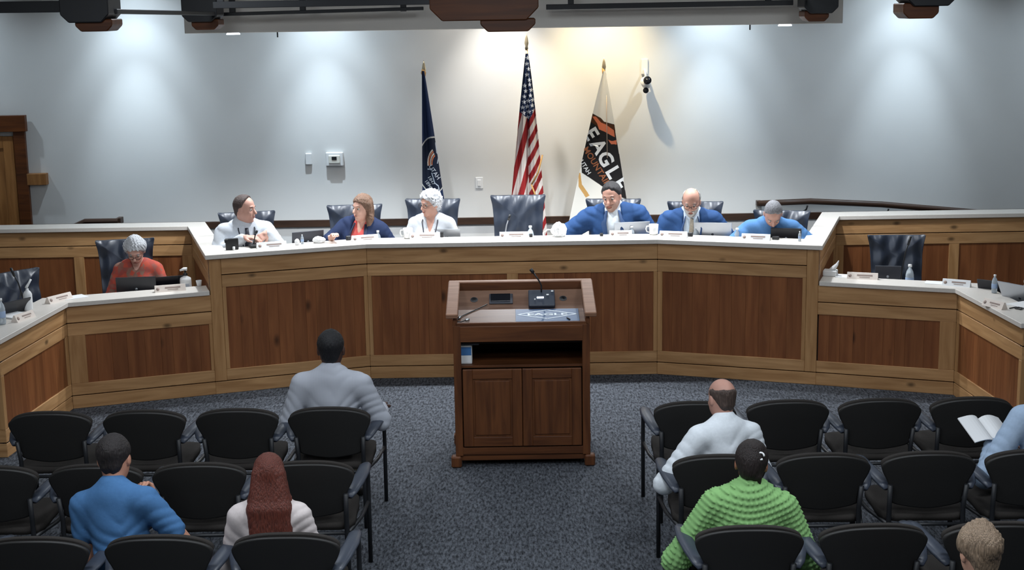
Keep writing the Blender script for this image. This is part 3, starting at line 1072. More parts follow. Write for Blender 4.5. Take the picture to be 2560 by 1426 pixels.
def us_c(x, zl, u, v):
    z = zl + Z0
    red, wht, blu = lin3(150, 40, 42), lin3(222, 214, 208), lin3(38, 52, 84)
    bound = np.where(x < 0.0, 2.17 + 0.9 * (-x) * 0.9, 2.12 + 1.9 * x)
    canton = z > bound
    ql = (x + 0.278 * (2.2 - z)) / 0.118
    qr = (z - x / 0.53) / 0.185
    q = np.where(x < 0.005, ql, qr)
    isred = np.mod(q, 1.0) < 0.5
    c = np.where(isred[:, None], red, wht)
    c = np.where(canton[:, None], blu, c)
    i = 0
    for zr in np.arange(2.18, 2.80, 0.055):
        w2 = 0.95 * (0.012 + 0.155 * ((2.82 - zr) / 1.45) ** 0.86)
        n = max(1, int(2 * w2 / 0.045))
        for k in range(n):
            cx = (-w2 + (k + 0.5 + 0.25 * (i % 2)) * 2 * w2 / n)
            s = star_mask(x, z, cx, zr + 0.010 * ((k * 7 + i * 3) % 3 - 1), 0.025) & canton
            c[s] = lin3(228, 230, 234)
        i += 1
    return c


us = flag_mesh('flag_cloth', us_f, 130, 420, us_c, M_FLAG, US)
tube('gold_fringe', [(0.03, -0.155, 1.50 - Z0), (0.10, -0.165, 1.62 - Z0), (0.145, -0.150, 1.80 - Z0)], 0.008, M_CORD, us)
tube('gold_fringe', [(0.03, -0.155, 1.50 - Z0), (0.07, -0.160, 1.38 - Z0), (0.11, -0.150, 1.2 - Z0), (0.14, -0.140, 0.95 - Z0)], 0.008, M_CORD, us)


# navy state flag
UT, h = flag_stand('navy state flag with round emblem on a pole behind the curly-haired woman', -0.875, 14.78, 2.78, 0.006)


def ut_f(u, v):
    z = 2.66 - v * 1.85
    t = np.clip((2.66 - z) / 1.28, 0, 1.3)
    xl = -0.004 - 0.028 * np.clip(t, 0, 1)
    xr = 0.020 + 0.165 * t ** 0.95
    x = xl + (xr - xl) * u
    y = -0.05 - (0.006 + 0.022 * t) * np.cos(2 * np.pi * 1.3 * u + 0.5)
    return np.stack([x, y, z - Z0], 1)


def ut_c(x, zl, u, v):
    z = zl + Z0
    c = np.tile(lin3(30, 44, 74), (len(x), 1))
    cx, cz = 0.085, 1.70
    rx, rz = 0.150, 0.29
    d = np.hypot((x - cx) / rx, (z - cz) / rz)
    c[d < 1.0] = lin3(24, 32, 50)
    c[np.abs(d - 1) < 0.022] = lin3(196, 196, 190)
    for k, (r, col) in enumerate(((0.060, (206, 120, 80)), (0.075, (220, 205, 190)), (0.090, (206, 120, 80)), (0.103, (220, 205, 190)))):
        dd = np.hypot((x - 0.135) / 1.0, (z - 1.72) / 1.55)
        a = np.arctan2(z - 1.72, x - 0.135)
        s = (np.abs(dd - r) < 0.0045) & ((a > 1.9) | (a < -2.9))
        c[s] = lin3(*col)
    # pale outline of the eagle and the beehive
    for (ax, az, bx_, bz) in ((0.115, 1.93, 0.125, 1.83), (0.125, 1.83, 0.145, 1.80), (0.12, 1.88, 0.15, 1.86), (0.145, 1.80, 0.13, 1.72),
                              (0.07, 1.62, 0.10, 1.52), (0.10, 1.52, 0.135, 1.49), (0.135, 1.49, 0.145, 1.42), (0.03, 1.66, 0.075, 1.655)):
        dx, dz = bx_ - ax, bz - az
        tt = np.clip(((x - ax) * dx + (z - az) * dz) / (dx * dx + dz * dz), 0, 1)
        s = np.hypot(x - ax - tt * dx, z - az - tt * dz) < 0.0042
        c[s] = lin3(176, 186, 200)
    return c


ut = flag_mesh('flag_cloth', ut_f, 90, 420, ut_c, M_FLAG, UT)


def cloth_y(f, x, z):
    """depth of a cloth at a local x,z by search in u"""
    zz = z
    vs = np.linspace(0, 1, 200)
    best = None
    uu = np.linspace(0, 1, 100)
    U, V = np.meshgrid(uu, vs)
    P = f(U.ravel(), V.ravel())
    return P


def letters_on(f, parent, body, size, cx, cz, ang, m, bold=0.0, gap=0.006, sx=1.0):
    """flat print lettering laid on the cloth surface"""
    me = text_mesh(body, size, bold)
    bm = bmesh.new()
    bm.from_mesh(me)
    bmesh.ops.triangulate(bm, faces=bm.faces[:])
    for _ in range(3):
        es = [e for e in bm.edges if e.calc_length() > size * 0.25]
        if not es:
            break
        bmesh.ops.subdivide_edges(bm, edges=es, cuts=1)
        bmesh.ops.triangulate(bm, faces=bm.faces[:])
    bm.to_mesh(me)
    bm.free()
    P = cloth_y(f, 0, 0)
    ca, sa = math.cos(ang), math.sin(ang)
    for v in me.vertices:
        x, z = v.co.x * sx, v.co.y
        X, Z = cx + x * ca - z * sa, cz + x * sa + z * ca
        i = np.argmin((P[:, 0] - X) ** 2 + (P[:, 2] - Z) ** 2)
        if math.hypot(P[i, 0] - X, P[i, 2] - Z) > 0.012:
            X, Z = P[i, 0], P[i, 2]
        v.co = (X, P[i, 1] - gap, Z)
    return link('lettering', me, m, parent)


M_LW = mat('print_white', (226, 226, 224), 0.7)
letters_on(ut_f, ut, 'UTAH', 0.062, 0.098, 1.63 - Z0, R(-57), mat('print_pale', (190, 196, 204), 0.7))
letters_on(ut_f, ut, '1847', 0.050, 0.062, 1.545 - Z0, R(-57), mat('print_pale', (190, 196, 204)))
letters_on(ut_f, ut, '1896', 0.050, 0.030, 1.505 - Z0, R(-57), mat('print_pale', (190, 196, 204)))

# white city flag with black field
EA, h = flag_stand('white city flag with black field lettered EAGLE MOUNTAIN UTAH on a leaning pole', 0.935, 14.78, 2.78, 0.014)


def ea_f(u, v):
    z = 2.63 - v * 1.75
    t = np.clip((2.63 - z) / 1.25, 0, 1.3)
    xl = 0.025 - 0.300 * t ** 0.92
    xr = 0.045 + 0.205 * t ** 0.95
    x = xl + (xr - xl) * u
    y = -0.045 - (0.004 + 0.014 * t) * np.cos(2 * np.pi * 1.1 * u + 0.9)
    return np.stack([x, y, z - Z0], 1)


def inpoly(x, z, poly):
    ins = np.zeros(len(x), bool)
    n = len(poly)
    for i in range(n):
        (x0, z0), (x1, z1) = poly[i], poly[(i + 1) % n]
        if z0 == z1:
            continue
        c = ((z0 > z) != (z1 > z)) & (x < (x1 - x0) * (z - z0) / (z1 - z0) + x0)
        ins ^= c
    return ins


def ea_c(x, zl, u, v):
    z = zl + Z0
    c = np.tile(lin3(232, 228, 218), (len(x), 1))
    blackf = inpoly(x, z, [(-0.113, 2.22), (0.0, 2.155), (0.03, 2.12), (0.135, 2.09), (0.155, 1.95), (0.19, 1.75), (0.26, 1.32), (0.14, 1.36),
                           (0.03, 1.44), (-0.20, 1.60), (-0.205, 1.74), (-0.17, 1.98)])
    c[blackf] = lin3(34, 32, 32)
    brown = inpoly(x, z, [(-0.10, 2.205), (0.0, 2.15), (0.03, 2.115), (0.13, 2.085), (0.15, 1.98), (0.06, 2.0), (-0.02, 2.06), (-0.105, 2.12)])
    c[brown & blackf] = lin3(78, 44, 22)
    for poly in ([(-0.09, 2.175), (-0.05, 2.17), (0.0, 2.11), (0.05, 2.09), (0.13, 2.03), (0.14, 1.96), (0.10, 1.98), (0.03, 2.02), (-0.02, 2.04), (-0.04, 2.10)],
                 [(0.07, 1.935), (0.11, 1.92), (0.155, 1.93), (0.16, 1.885), (0.10, 1.89)]):
        c[inpoly(x, z, poly)] = lin3(214, 118, 84)
    gold = inpoly(x, z, [(-0.235, 1.60), (-0.215, 1.60), (-0.20, 1.48), (-0.12, 1.36), (-0.16, 1.34), (-0.235, 1.46)])
    c[gold] = lin3(206, 160, 96)
    return c


ea = flag_mesh('flag_cloth', ea_f, 150, 420, ea_c, M_FLAG, EA)
letters_on(ea_f, ea, 'E', 0.20, -0.108, 1.995 - Z0, R(-60), M_LW, 0.006)
letters_on(ea_f, ea, 'A', 0.20, -0.030, 1.865 - Z0, R(-60), M_LW, 0.006)
letters_on(ea_f, ea, 'G', 0.20, 0.040, 1.735 - Z0, R(-60), M_LW, 0.006)
letters_on(ea_f, ea, 'L', 0.20, 0.115, 1.60 - Z0, R(-60), M_LW, 0.006)
letters_on(ea_f, ea, 'E', 0.20, 0.180, 1.475 - Z0, R(-60), M_LW, 0.006)
letters_on(ea_f, ea, 'MOUNTAIN', 0.088, -0.045, 1.655 - Z0, R(-59), mat('print_orange', (150, 88, 52), 0.7), 0.0015, sx=1.0)
letters_on(ea_f, ea, 'UTAH', 0.062, -0.165, 1.655 - Z0, R(-59), M_LW, 0.001)
tube('cord', [(0.06, -0.03, 2.55 - Z0), (0.055, -0.07, 2.2 - Z0), (0.06, -0.075, 1.75 - Z0)], 0.0035, mat('pale_cord', (226, 200, 170), 0.6), ea)
tube('gold_fringe', [(0.022, 0.0, 2.66 - Z0), (0.035, -0.02, 2.60 - Z0), (0.05, -0.02, 2.55 - Z0)], [0.012, 0.02, 0.008], M_CORD, ea)
tube('gold_fringe', [(0.006, 0.0, 2.68 - Z0), (0.01, -0.02, 2.64 - Z0), (0.015, -0.02, 2.60 - Z0)], [0.012, 0.028, 0.014], M_CORD, ut)


# ================================================================== things on the desks
def yf(x):
    return 12.64 - max(0, abs(x) - 1.295) * 0.348


def tilt_at(x):
    return 0 if abs(x) < 1.29 else (R(19.2) if x < 0 else R(-18.9))


def nameplate(x, y, z, rot, lab, w=0.25, col=None):
    t = thing('nameplate', lab, 'nameplate', (x, y, z), rot, 'nameplates along the ledges')
    bm = bmesh.new()
    prof = [(-0.032, 0.0), (0.032, 0.0), (0.006, 0.055), (-0.006, 0.055)]
    a = [bm.verts.new((-w / 2, p[0], p[1])) for p in prof]
    b = [bm.verts.new((w / 2, p[0], p[1])) for p in prof]
    bm.faces.new(a)
    bm.faces.new(b[::-1])
    for i in range(4):
        bm.faces.new((a[i], b[i], b[(i + 1) % 4], a[(i + 1) % 4]))
    bmesh.ops.recalc_face_normals(bm, faces=bm.faces[:])
    from_bm('body', bm, col or M_PAPER, t)
    sl_ = math.atan2(0.055, 0.026)
    f = lambda zz: (-0.032 + 0.026 * zz / 0.055 - 0.0009)
    lathe('seal', [(0.014, 0.0), (0.014, 0.0006), (0, 0.0008)], M_INK, t, (-w / 2 + 0.025, f(0.028), 0.028), rot=(sl_, 0, 0), seg=14)
    box('name_strip', (w * 0.5, 0.012, 0.0012), (0.02, f(0.034), 0.034), M_INK, t, rot=(sl_, 0, 0), bev=0)
    box('title_strip', (w * 0.34, 0.005, 0.0012), (0.02, f(0.018), 0.018), M_INK, t, rot=(sl_, 0, 0), bev=0)
    return t


def laptop(x, y, z, rot, lab, m, lean=18, w=0.33, h=0.22, open_=True):
    """hinge at the origin, keyboard towards +y (the user), lid back towards -y"""
    t = thing('laptop', lab, 'laptop', (x, y, z), rot, 'laptops on the desks')
    box('base', (w, 0.23, 0.016), (0, 0.115, 0.008), m, t, bev=0.004)
    box('keyboard', (w * 0.85, 0.11, 0.002), (0, 0.09, 0.0165), M_BLACKP, t, bev=0)
    lid = box('lid', (w, 0.009, h), (0, -math.sin(R(lean)) * h / 2, 0.016 + math.cos(R(lean)) * h / 2), m, t, rot=(R(lean), 0, 0), bev=0.003)
    box('screen', (w * 0.94, 0.002, h * 0.9), (0, 0.0052, 0), M_SCREEN, lid, bev=0)
    lathe('lid_badge', [(0.012, 0), (0.012, 0.0008), (0, 0.001)], M_DGREY if m is M_SILVER else M_SILVER, lid, (0, -0.0047, 0), rot=(R(90), 0, 0), seg=12)
    return t


def bottle(x, y, z, lab, s=1.0):
    t = thing('water_bottle', lab, 'bottle', (x, y, z), 0, 'small bottles on the desks')
    lathe('body', [(0.0, 0), (0.028 * s, 0.002), (0.031 * s, 0.015 * s), (0.031 * s, 0.05 * s), (0.029 * s, 0.07 * s), (0.031 * s, 0.09 * s), (0.031 * s, 0.125 * s),
                   (0.024 * s, 0.155 * s), (0.012 * s, 0.175 * s), (0.012 * s, 0.19 * s)], M_CLEAR, t, seg=16)
    lathe('label', [(0.0315 * s, 0.055 * s), (0.0320 * s, 0.056 * s), (0.0320 * s, 0.105 * s), (0.0315 * s, 0.106 * s)], mat('bottle_label', (150, 170, 200), 0.5), t, seg=16)
    lathe('cap', [(0.0, 0.186 * s), (0.0145 * s, 0.187 * s), (0.0145 * s, 0.205 * s), (0, 0.207 * s)], M_WHITEP, t, seg=14)
    return t


def mug(x, y, z, rot, lab):
    t = thing('mug', lab, 'mug', (x, y, z), rot, 'white mugs')
    lathe('cup', [(0.0, 0), (0.036, 0.002), (0.041, 0.02), (0.041, 0.05), (0.043, 0.095), (0.040, 0.095), (0.036, 0.03), (0.0, 0.02)], M_CERAM, t, seg=20)
    tube('handle', [(0.040, 0, 0.08), (0.065, 0, 0.078), (0.072, 0, 0.055), (0.062, 0, 0.03), (0.040, 0, 0.025)], 0.006, M_CERAM, t)
    return t


def desk_mic(x, y, z, rot, lab, dx=0.05, hh=0.26, dark=True):
    t = thing('desk_microphone', lab, 'microphone', (x, y, z), rot, 'gooseneck microphones')
    m = M_BLACKP if dark else mat('mic_grey', (150, 152, 156), 0.4)
    box('foot', (0.075, 0.10, 0.03), (0, 0, 0.015), M_BLACKP, t, bev=0.006)
    tube('gooseneck', [(0, 0, 0.03), (dx * 0.25, 0, hh * 0.45), (dx * 0.6, 0, hh * 0.8), (dx, 0, hh)], 0.0055, m, t)
    tube('capsule', [(dx * 0.95, 0, hh * 0.96), (dx * 1.25, 0, hh * 1.15)], 0.011, M_BLACKP, t)
    return t


DZ, LZ = 1.12, 1.24
for x0, x1, dy, lab in ((-2.23, -1.98, 0.12, 'white nameplate in front of the man in white shirt and tie'),
                        (-1.43, -1.20, 0.15, 'white nameplate in front of the woman in the coral top'),
                        (-0.91, -0.65, 0.22, 'white nameplate in front of the curly-haired woman'),
                        (-0.10, 0.15, 0.19, 'white nameplate in front of the empty chair'),
                        (0.89, 1.08, 0.17, 'white nameplate in front of the bearded man in the blue suit'),
                        (1.33, 1.57, 0.13, 'white nameplate in front of the bald man in suit and tie'),
                        (2.03, 2.27, 0.15, 'white nameplate in front of the man bending over in a blue shirt')):
    xm = (x0 + x1) / 2
    nameplate(xm, yf(xm) + dy, LZ, tilt_at(xm), lab, x1 - x0 + 0.01)
nameplate(-2.95, 12.20, 0.923, R(19), 'pink-white nameplate in front of the woman in the orange top', 0.26, M_CREAM)
nameplate(-3.80, 11.84, 0.923, R(62), 'cream nameplate at the bend of the left lower ledge', 0.26, M_CREAM)
nameplate(-3.86, 11.12, 0.923, R(72), 'cream nameplate on the left wing ledge near the frame edge', 0.23, M_CREAM)
nameplate(3.04, 12.26, 0.923, R(-19), 'cream nameplate in front of the empty chair at right', 0.26, M_CREAM)
nameplate(3.74, 11.88, 0.923, R(-30), 'white nameplate at the bend of the right lower ledge', 0.23)
nameplate(3.77, 11.01, 0.923, R(-66), 'cream nameplate on the right wing ledge beside loose cables', 0.22, M_CREAM)

laptop(-1.84, 12.83, DZ, R(28), 'dark grey laptop in front of the man in white shirt and tie', M_DGREY, 8, 0.30, 0.20)
laptop(-0.58, 13.05, DZ, R(-8), 'pale laptop beside the curly-haired woman', M_SILVER, 12, 0.24, 0.17)
laptop(1.10, 13.03, DZ, R(8), 'silver laptop in front of the bearded man in the blue suit', M_SILVER, 10, 0.33, 0.21)
laptop(1.82, 12.85, DZ, R(-12), 'silver laptop in front of the bald man in suit and tie', M_SILVER, 10, 0.34, 0.22)
laptop(2.45, 12.67, DZ, R(-15), 'dark laptop in front of the man bending over', M_BLKLAP, 14, 0.27, 0.19)
laptop(-3.27, 12.32, 0.80, R(6), 'black laptop in front of the woman in the orange top', M_BLKLAP, 8, 0.34, 0.22)
laptop(-3.02, 12.50, 0.80, R(19), 'black tablet standing behind the pink-white nameplate', M_SCREEN, 10, 0.26, 0.19)
laptop(3.30, 12.42, 0.80, R(-12), 'dark grey laptop left of the water bottle at the lower right desk', M_DGREY, 12, 0.22, 0.20)
laptop(-4.10, 11.35, 0.80, R(58), 'large dark laptop on the left wing desk', M_BLKLAP, 30, 0.36, 0.26)
laptop(4.12, 11.32, 0.80, R(-58), 'large grey laptop on the right wing desk', M_SILVER, 28, 0.36, 0.27)
laptop(4.02, 11.72, 0.80, R(-40), 'small black laptop behind the grey laptop on the right wing', M_BLKLAP, 20, 0.28, 0.20)

for x, y, z, lab, s in ((-1.86, 12.66, LZ, 'small bottle between the white-shirted man and the woman', 0.42),
                        (-1.215, 12.97, DZ, 'small bottle behind the nameplate of the woman in coral', 0.9),
                        (0.175, 12.98, DZ, 'small white-capped bottle in front of the empty chair', 1.0),
                        (1.10, 12.99, DZ, 'small bottle behind the bearded man\'s nameplate', 0.9),
                        (1.67, 12.86, DZ, 'small bottle before the bald man\'s silver laptop', 0.95),
                        (2.02, 12.72, DZ, 'small bottle left of the bending man\'s nameplate', 0.95),
                        (2.515, 12.40, LZ, 'white-capped bottle before the bending man\'s dark laptop', 0.42),
                        (3.46, 12.30, 0.80, 'water bottle in front of the empty chair at right', 1.15),
                        (3.95, 11.56, 0.923, 'water bottle on the right wing desk', 0.75),
                        (4.17, 11.46, 0.80, 'water bottle at the right frame edge', 1.2),
                        (-3.97, 10.95, 0.923, 'water bottle at the left frame edge', 1.0)):
    bottle(x, y, z, lab, s)
mug(-0.935, 12.89, LZ, R(200), 'white mug left of the curly-haired woman\'s nameplate')
mug(1.29, 12.885, LZ, R(190), 'white mug between the two men in blue suits')
desk_mic(-2.27, 12.52, LZ, R(20), 'black gooseneck microphone before the man in white shirt and tie', 0.03, 0.13)
desk_mic(-0.07, 12.98, DZ, 0, 'thin gooseneck microphone before the empty chair', 0.05, 0.27, False)
desk_mic(1.46, 12.98, DZ, 0, 'thin gooseneck microphone before the bald man in suit and tie', 0.05, 0.27, False)
desk_mic(3.42, 12.45, 0.80, R(-10), 'gooseneck microphone before the empty chair at right', 0.06, 0.40)
desk_mic(4.25, 11.75, 0.80, R(-40), 'gooseneck microphone on the right wing desk', 0.07, 0.38)
desk_mic(-4.05, 11.75, 0.80, R(40), 'gooseneck microphone on the left wing desk', -0.08, 0.38)
# small black boxes
for x, y, z, sx, sz, lab in ((-2.44, 12.42, LZ, 0.11, 0.10, 'black phone cradle at the left end of the upper ledge'),
                             (-1.47, 12.84, LZ, 0.045, 0.04, 'small dark box left of the coral woman\'s nameplate'),
                             (-0.63, 12.93, LZ, 0.03, 0.05, 'small dark box right of the curly-haired woman\'s nameplate'),
                             (0.815, 12.85, LZ, 0.03, 0.028, 'tiny black box in front of the bearded man'),
                             (1.605, 12.75, LZ, 0.045, 0.036, 'small black box right of the bald man\'s nameplate'),
                             (2.325, 12.50, LZ, 0.06, 0.030, 'small black phone right of the bending man\'s nameplate'),
                             (0.178, 12.86, LZ, 0.03, 0.03, 'tiny black clip below the bottle of the empty seat')):
    t = thing('desk_device', lab, 'device', (x, y, z), tilt_at(x))
    box('body', (sx, 0.03, sz), (0, 0, sz / 2), M_BLACKP, t, bev=0.004)
    if sx > 0.1:
        box('bracket', (0.03, 0.02, 0.03), (-0.05, -0.01, sz * 0.8), M_BLACKP, t)
        lathe('button', [(0.012, 0), (0.012, 0.03), (0, 0.032)], M_WHITEP, t, (0.01, -0.03, 0.0), seg=12)
    else:
        box('face', (sx * 0.8, 0.002, sz * 0.8), (0, -0.0155, sz / 2), M_SCREEN, t, bev=0)


def crumple(name, lab, loc, r, seed, m, cat, squash=(1, 1, 1)):
    bm = bmesh.new()
    bmesh.ops.create_icosphere(bm, subdivisions=4, radius=1)
    rg = np.random.default_rng(seed)
    K = rg.normal(size=(14, 3)) * 3.2
    ph = rg.uniform(0, 6.28, 14)
    for v in bm.verts:
        p = np.array(v.co)
        d = 1 + 0.10 * np.sum(np.abs(np.sin(K @ p + ph)) - 0.6) / 2.2
        v.co = Vector((p[0] * d * r * squash[0], p[1] * d * r * squash[1], (p[2] * d + 0.8) * r * squash[2]))
        v.co.z = max(v.co.z, 0)
    o = from_bm(name, bm, m, None, loc, smooth=False)
    return tag(o, lab, cat)


crumple('plastic_bag', 'crumpled white plastic bag on the ledge beside the empty chair', (0.43, 12.86, LZ), 0.075, 3, M_PAPER, 'bag', (0.9, 0.7, 0.95))
tag(tube('white_cable', [(0.29, 12.84, LZ + 0.006), (0.29, 12.87, LZ + 0.035), (0.33, 12.88, LZ + 0.062), (0.39, 12.88, LZ + 0.055)], 0.006, M_WHITEP),
    'white looped cord beside the crumpled bag', 'cord')
crumple('tissue', 'crumpled white tissue in front of the woman in coral', (-1.72, 12.72, LZ), 0.035, 5, M_PAPER, 'tissue', (1.6, 1, 0.9))
crumple('tissue', 'small white tissue tip right of the grey laptop', (-1.90, 12.62, LZ), 0.022, 6, M_PAPER, 'tissue', (1.0, 1, 1.4))
tb = thing('tissue_holder', 'white tissue box with tissue sticking out beside the right end post', 'tissue box', (2.80, 12.44, 0.923), R(-19))
box('carton', (0.12, 0.11, 0.05), (0, 0, 0.025), M_WHITEP, tb, bev=0.006)
bm = bmesh.new()
tube_bm(bm, [(0.0, 0, 0.045), (0.03, 0, 0.07), (0.055, 0.0, 0.10), (0.07, 0, 0.135)], [0.03, 0.034, 0.022, 0.006], 8, 0.6)
from_bm('tissue', bm, M_PAPER, tb)
# pump bottle, cup and spray bottle
pb = thing('pump_bottle', 'white pump sanitizer bottle on the lower left desk', 'pump bottle', (-2.87, 12.45, 0.80), R(15))
lathe('body', [(0.0, 0), (0.047, 0.003), (0.05, 0.02), (0.05, 0.17), (0.046, 0.19), (0.018, 0.205), (0.018, 0.215)], M_WHITEP, pb, seg=20)
lathe('collar', [(0.02, 0.212), (0.02, 0.23), (0.008, 0.232), (0.008, 0.262), (0, 0.262)], M_BLACKP, pb, seg=14)
tube('nozzle', [(0.018, 0.0, 0.268), (-0.01, 0, 0.270), (-0.045, 0, 0.258)], [0.016, 0.014, 0.008], M_WHITEP, pb)
box('label', (0.055, 0.004, 0.09), (0, -0.0485, 0.10), mat('grey_label', (170, 176, 186), 0.5), pb, bev=0)
lathe_c = tag(lathe('paper_cup', [(0.0, 0), (0.020, 0.0), (0.026, 0.05), (0.024, 0.05), (0.018, 0.006), (0.0, 0.006)], M_WHITEP, None, (-2.745, 12.41, 0.923)),
              'small white cup beside the left end post', 'cup')
sp_ = thing('spray_bottle', 'white spray bottle standing on the left wing ledge', 'spray bottle', (-3.93, 11.46, 0.923), R(40))
sp_.scale = (0.85, 0.85, 0.85)
lathe('body', [(0.0, 0), (0.04, 0.003), (0.042, 0.02), (0.042, 0.16), (0.03, 0.185), (0.014, 0.20), (0.014, 0.215)], M_WHITEP, sp_, seg=18)
tube('nozzle', [(-0.01, 0, 0.22), (0.0, 0, 0.235), (0.02, 0, 0.262), (0.045, 0, 0.30)], [0.013, 0.014, 0.011, 0.011], M_WHITEP, sp_)
tag(box('paper_sheet', (0.21, 0.15, 0.004), (-3.72, 11.98, 0.925), M_PAPER, rot=(0, 0, R(40)), bev=0), 'white paper sheet at the bend of the left lower ledge', 'paper')
tag(box('paper_sheet', (0.20, 0.14, 0.004), (3.62, 12.02, 0.925), M_PAPER, rot=(0, 0, R(-22)), bev=0), 'white paper sheet at the bend of the right lower ledge', 'paper')
tag(box('paper_sheet', (0.22, 0.16, 0.004), (2.95, 12.38, 0.925), M_PAPER, rot=(0, 0, R(-19)), bev=0), 'white paper sheet beside the tissue box', 'paper')
tag(box('paper_pad', (0.22, 0.28, 0.012), (4.06, 11.05, 0.929), M_PAPER, rot=(0, 0, R(-62)), bev=0.001), 'white note pad on the right wing ledge', 'paper')
tag(box('paper_pad', (0.20, 0.28, 0.012), (-4.02, 11.28, 0.93), M_PAPER, rot=(0, 0, R(60)), bev=0.001), 'white note pad on the left wing ledge', 'paper')
tag(tube('loose_cable', [(3.86, 10.93, 0.929), (3.92, 10.97, 0.929), (3.97, 10.93, 0.929), (3.93, 10.88, 0.929), (3.90, 10.92, 0.93), (3.98, 11.0, 0.929), (4.03, 10.9, 0.929)], 0.005, M_BLACKP),
    'loose black cable curled on the right wing ledge', 'cable')
tag(tube('loose_cable', [(-3.94, 11.48, 0.93), (-3.97, 11.52, 1.0), (-4.02, 11.58, 1.06), (-4.05, 11.62, 1.0)], 0.005, M_BLACKP),
    'black cable rising beside the spray bottle on the left wing', 'cable')


# ================================================================== people
def axes(lo, hi, h, fine):
    """grid line positions, dense inside the fine intervals"""
    out = [lo]
    while out[-1] < hi:
        p = out[-1]
        s = h
        for a, b, hf in fine:
            if a - hf <= p <= b:
                s = min(s, hf)
            elif p < a < p + s:
                s = min(s, max(hf, a - p))
        out.append(p + s)
    return np.array(out)


def rotm(yaw=0, pitch=0, roll=0):
    """yaw to the left, pitch forward-down, roll towards the right shoulder (facing +y)"""
    y, p, r = R(yaw), R(pitch), R(roll)
    Rz = np.array([[math.cos(y), -math.sin(y), 0], [math.sin(y), math.cos(y), 0], [0, 0, 1]])
    Rx = np.array([[1, 0, 0], [0, math.cos(p), math.sin(p)], [0, -math.sin(p), math.cos(p)]])
    Ry = np.array([[math.cos(r), 0, math.sin(r)], [0, 1, 0], [-math.sin(r), 0, math.cos(r)]])
    return Rz @ Rx @ Ry


def cone(a, b, ra, rb):
    return ('c', np.array(a, float), np.array(b, float), ra, rb)


def ell(c, r, M=np.eye(3)):
    return ('e', np.array(c, float), np.array(r, float), M)


def bbox(p, pad):
    if p[0] == 'c':
        m = max(p[3], p[4]) + pad
        return np.minimum(p[1], p[2]) - m, np.maximum(p[1], p[2]) + m
    m = p[2].max() + pad
    return p[1] - m, p[1] + m


def dist(p, X, Y, Z):
    if p[0] == 'c':
        a, b, ra, rb = p[1:]
        d = b - a
        L2 = float(d @ d) + 1e-12
        t = np.clip(((X - a[0]) * d[0] + (Y - a[1]) * d[1] + (Z - a[2]) * d[2]) / L2, 0, 1)
        return np.sqrt((X - a[0] - t * d[0]) ** 2 + (Y - a[1] - t * d[1]) ** 2 + (Z - a[2] - t * d[2]) ** 2) - (ra + (rb - ra) * t)
    c, r, M = p[1:]
    x, y, z = X - c[0], Y - c[1], Z - c[2]
    lx = x * M[0, 0] + y * M[1, 0] + z * M[2, 0]
    ly = x * M[0, 1] + y * M[1, 1] + z * M[2, 1]
    lz = x * M[0, 2] + y * M[1, 2] + z * M[2, 2]
    k0 = np.sqrt((lx / r[0]) ** 2 + (ly / r[1]) ** 2 + (lz / r[2]) ** 2)
    k1 = np.sqrt((lx / r[0] ** 2) ** 2 + (ly / r[1] ** 2) ** 2 + (lz / r[2] ** 2) ** 2) + 1e-9
    return k0 * (k0 - 1) / k1


def field(groups, cuts, h, fine, post=None, infl=0.0):
    """groups: list of (prims, k); returns axes and values"""
    allp = [p for g, k in groups for p in g]
    lo = np.min([bbox(p, 0.035 + infl)[0] for p in allp], 0)
    hi = np.max([bbox(p, 0.035 + infl)[1] for p in allp], 0)
    ax = [axes(lo[i], hi[i], h, [f for f in fine[i]] if fine else []) for i in range(3)]
    D = np.full([len(a) for a in ax], 0.2, np.float32)
    for g, k in groups:
        for p in g:
            l, u = bbox(p, k + 0.03 + infl)
            s = [slice(max(0, np.searchsorted(ax[i], l[i]) - 1), np.searchsorted(ax[i], u[i]) + 1) for i in range(3)]
            X, Y, Z = ax[0][s[0]][:, None, None], ax[1][s[1]][None, :, None], ax[2][s[2]][None, None, :]
            d = (dist(p, X, Y, Z) - infl).astype(np.float32)
            o = D[s[0], s[1], s[2]]
            hh = np.maximum(k - np.abs(o - d), 0) / max(k, 1e-6)
            D[s[0], s[1], s[2]] = np.minimum(o, d) - hh * hh * k * 0.25
    for p, k in cuts:
        l, u = bbox(p, k + 0.03)
        s = [slice(max(0, np.searchsorted(ax[i], l[i]) - 1), np.searchsorted(ax[i], u[i]) + 1) for i in range(3)]
        X, Y, Z = ax[0][s[0]][:, None, None], ax[1][s[1]][None, :, None], ax[2][s[2]][None, None, :]
        if min(q.stop - q.start for q in s) <= 1:
            continue
        d = -dist(p, X, Y, Z).astype(np.float32)
        o = D[s[0], s[1], s[2]]
        hh = np.maximum(k - np.abs(o - d), 0) / max(k, 1e-6)
        D[s[0], s[1], s[2]] = np.maximum(o, d) + hh * hh * k * 0.25
    if post is not None:
        D = post(D, ax[0][:, None, None], ax[1][None, :, None], ax[2][None, None, :])
    D[0], D[-1] = 0.2, 0.2
    D[:, 0], D[:, -1] = 0.2, 0.2
    D[:, :, 0], D[:, :, -1] = 0.2, 0.2
    return ax, D


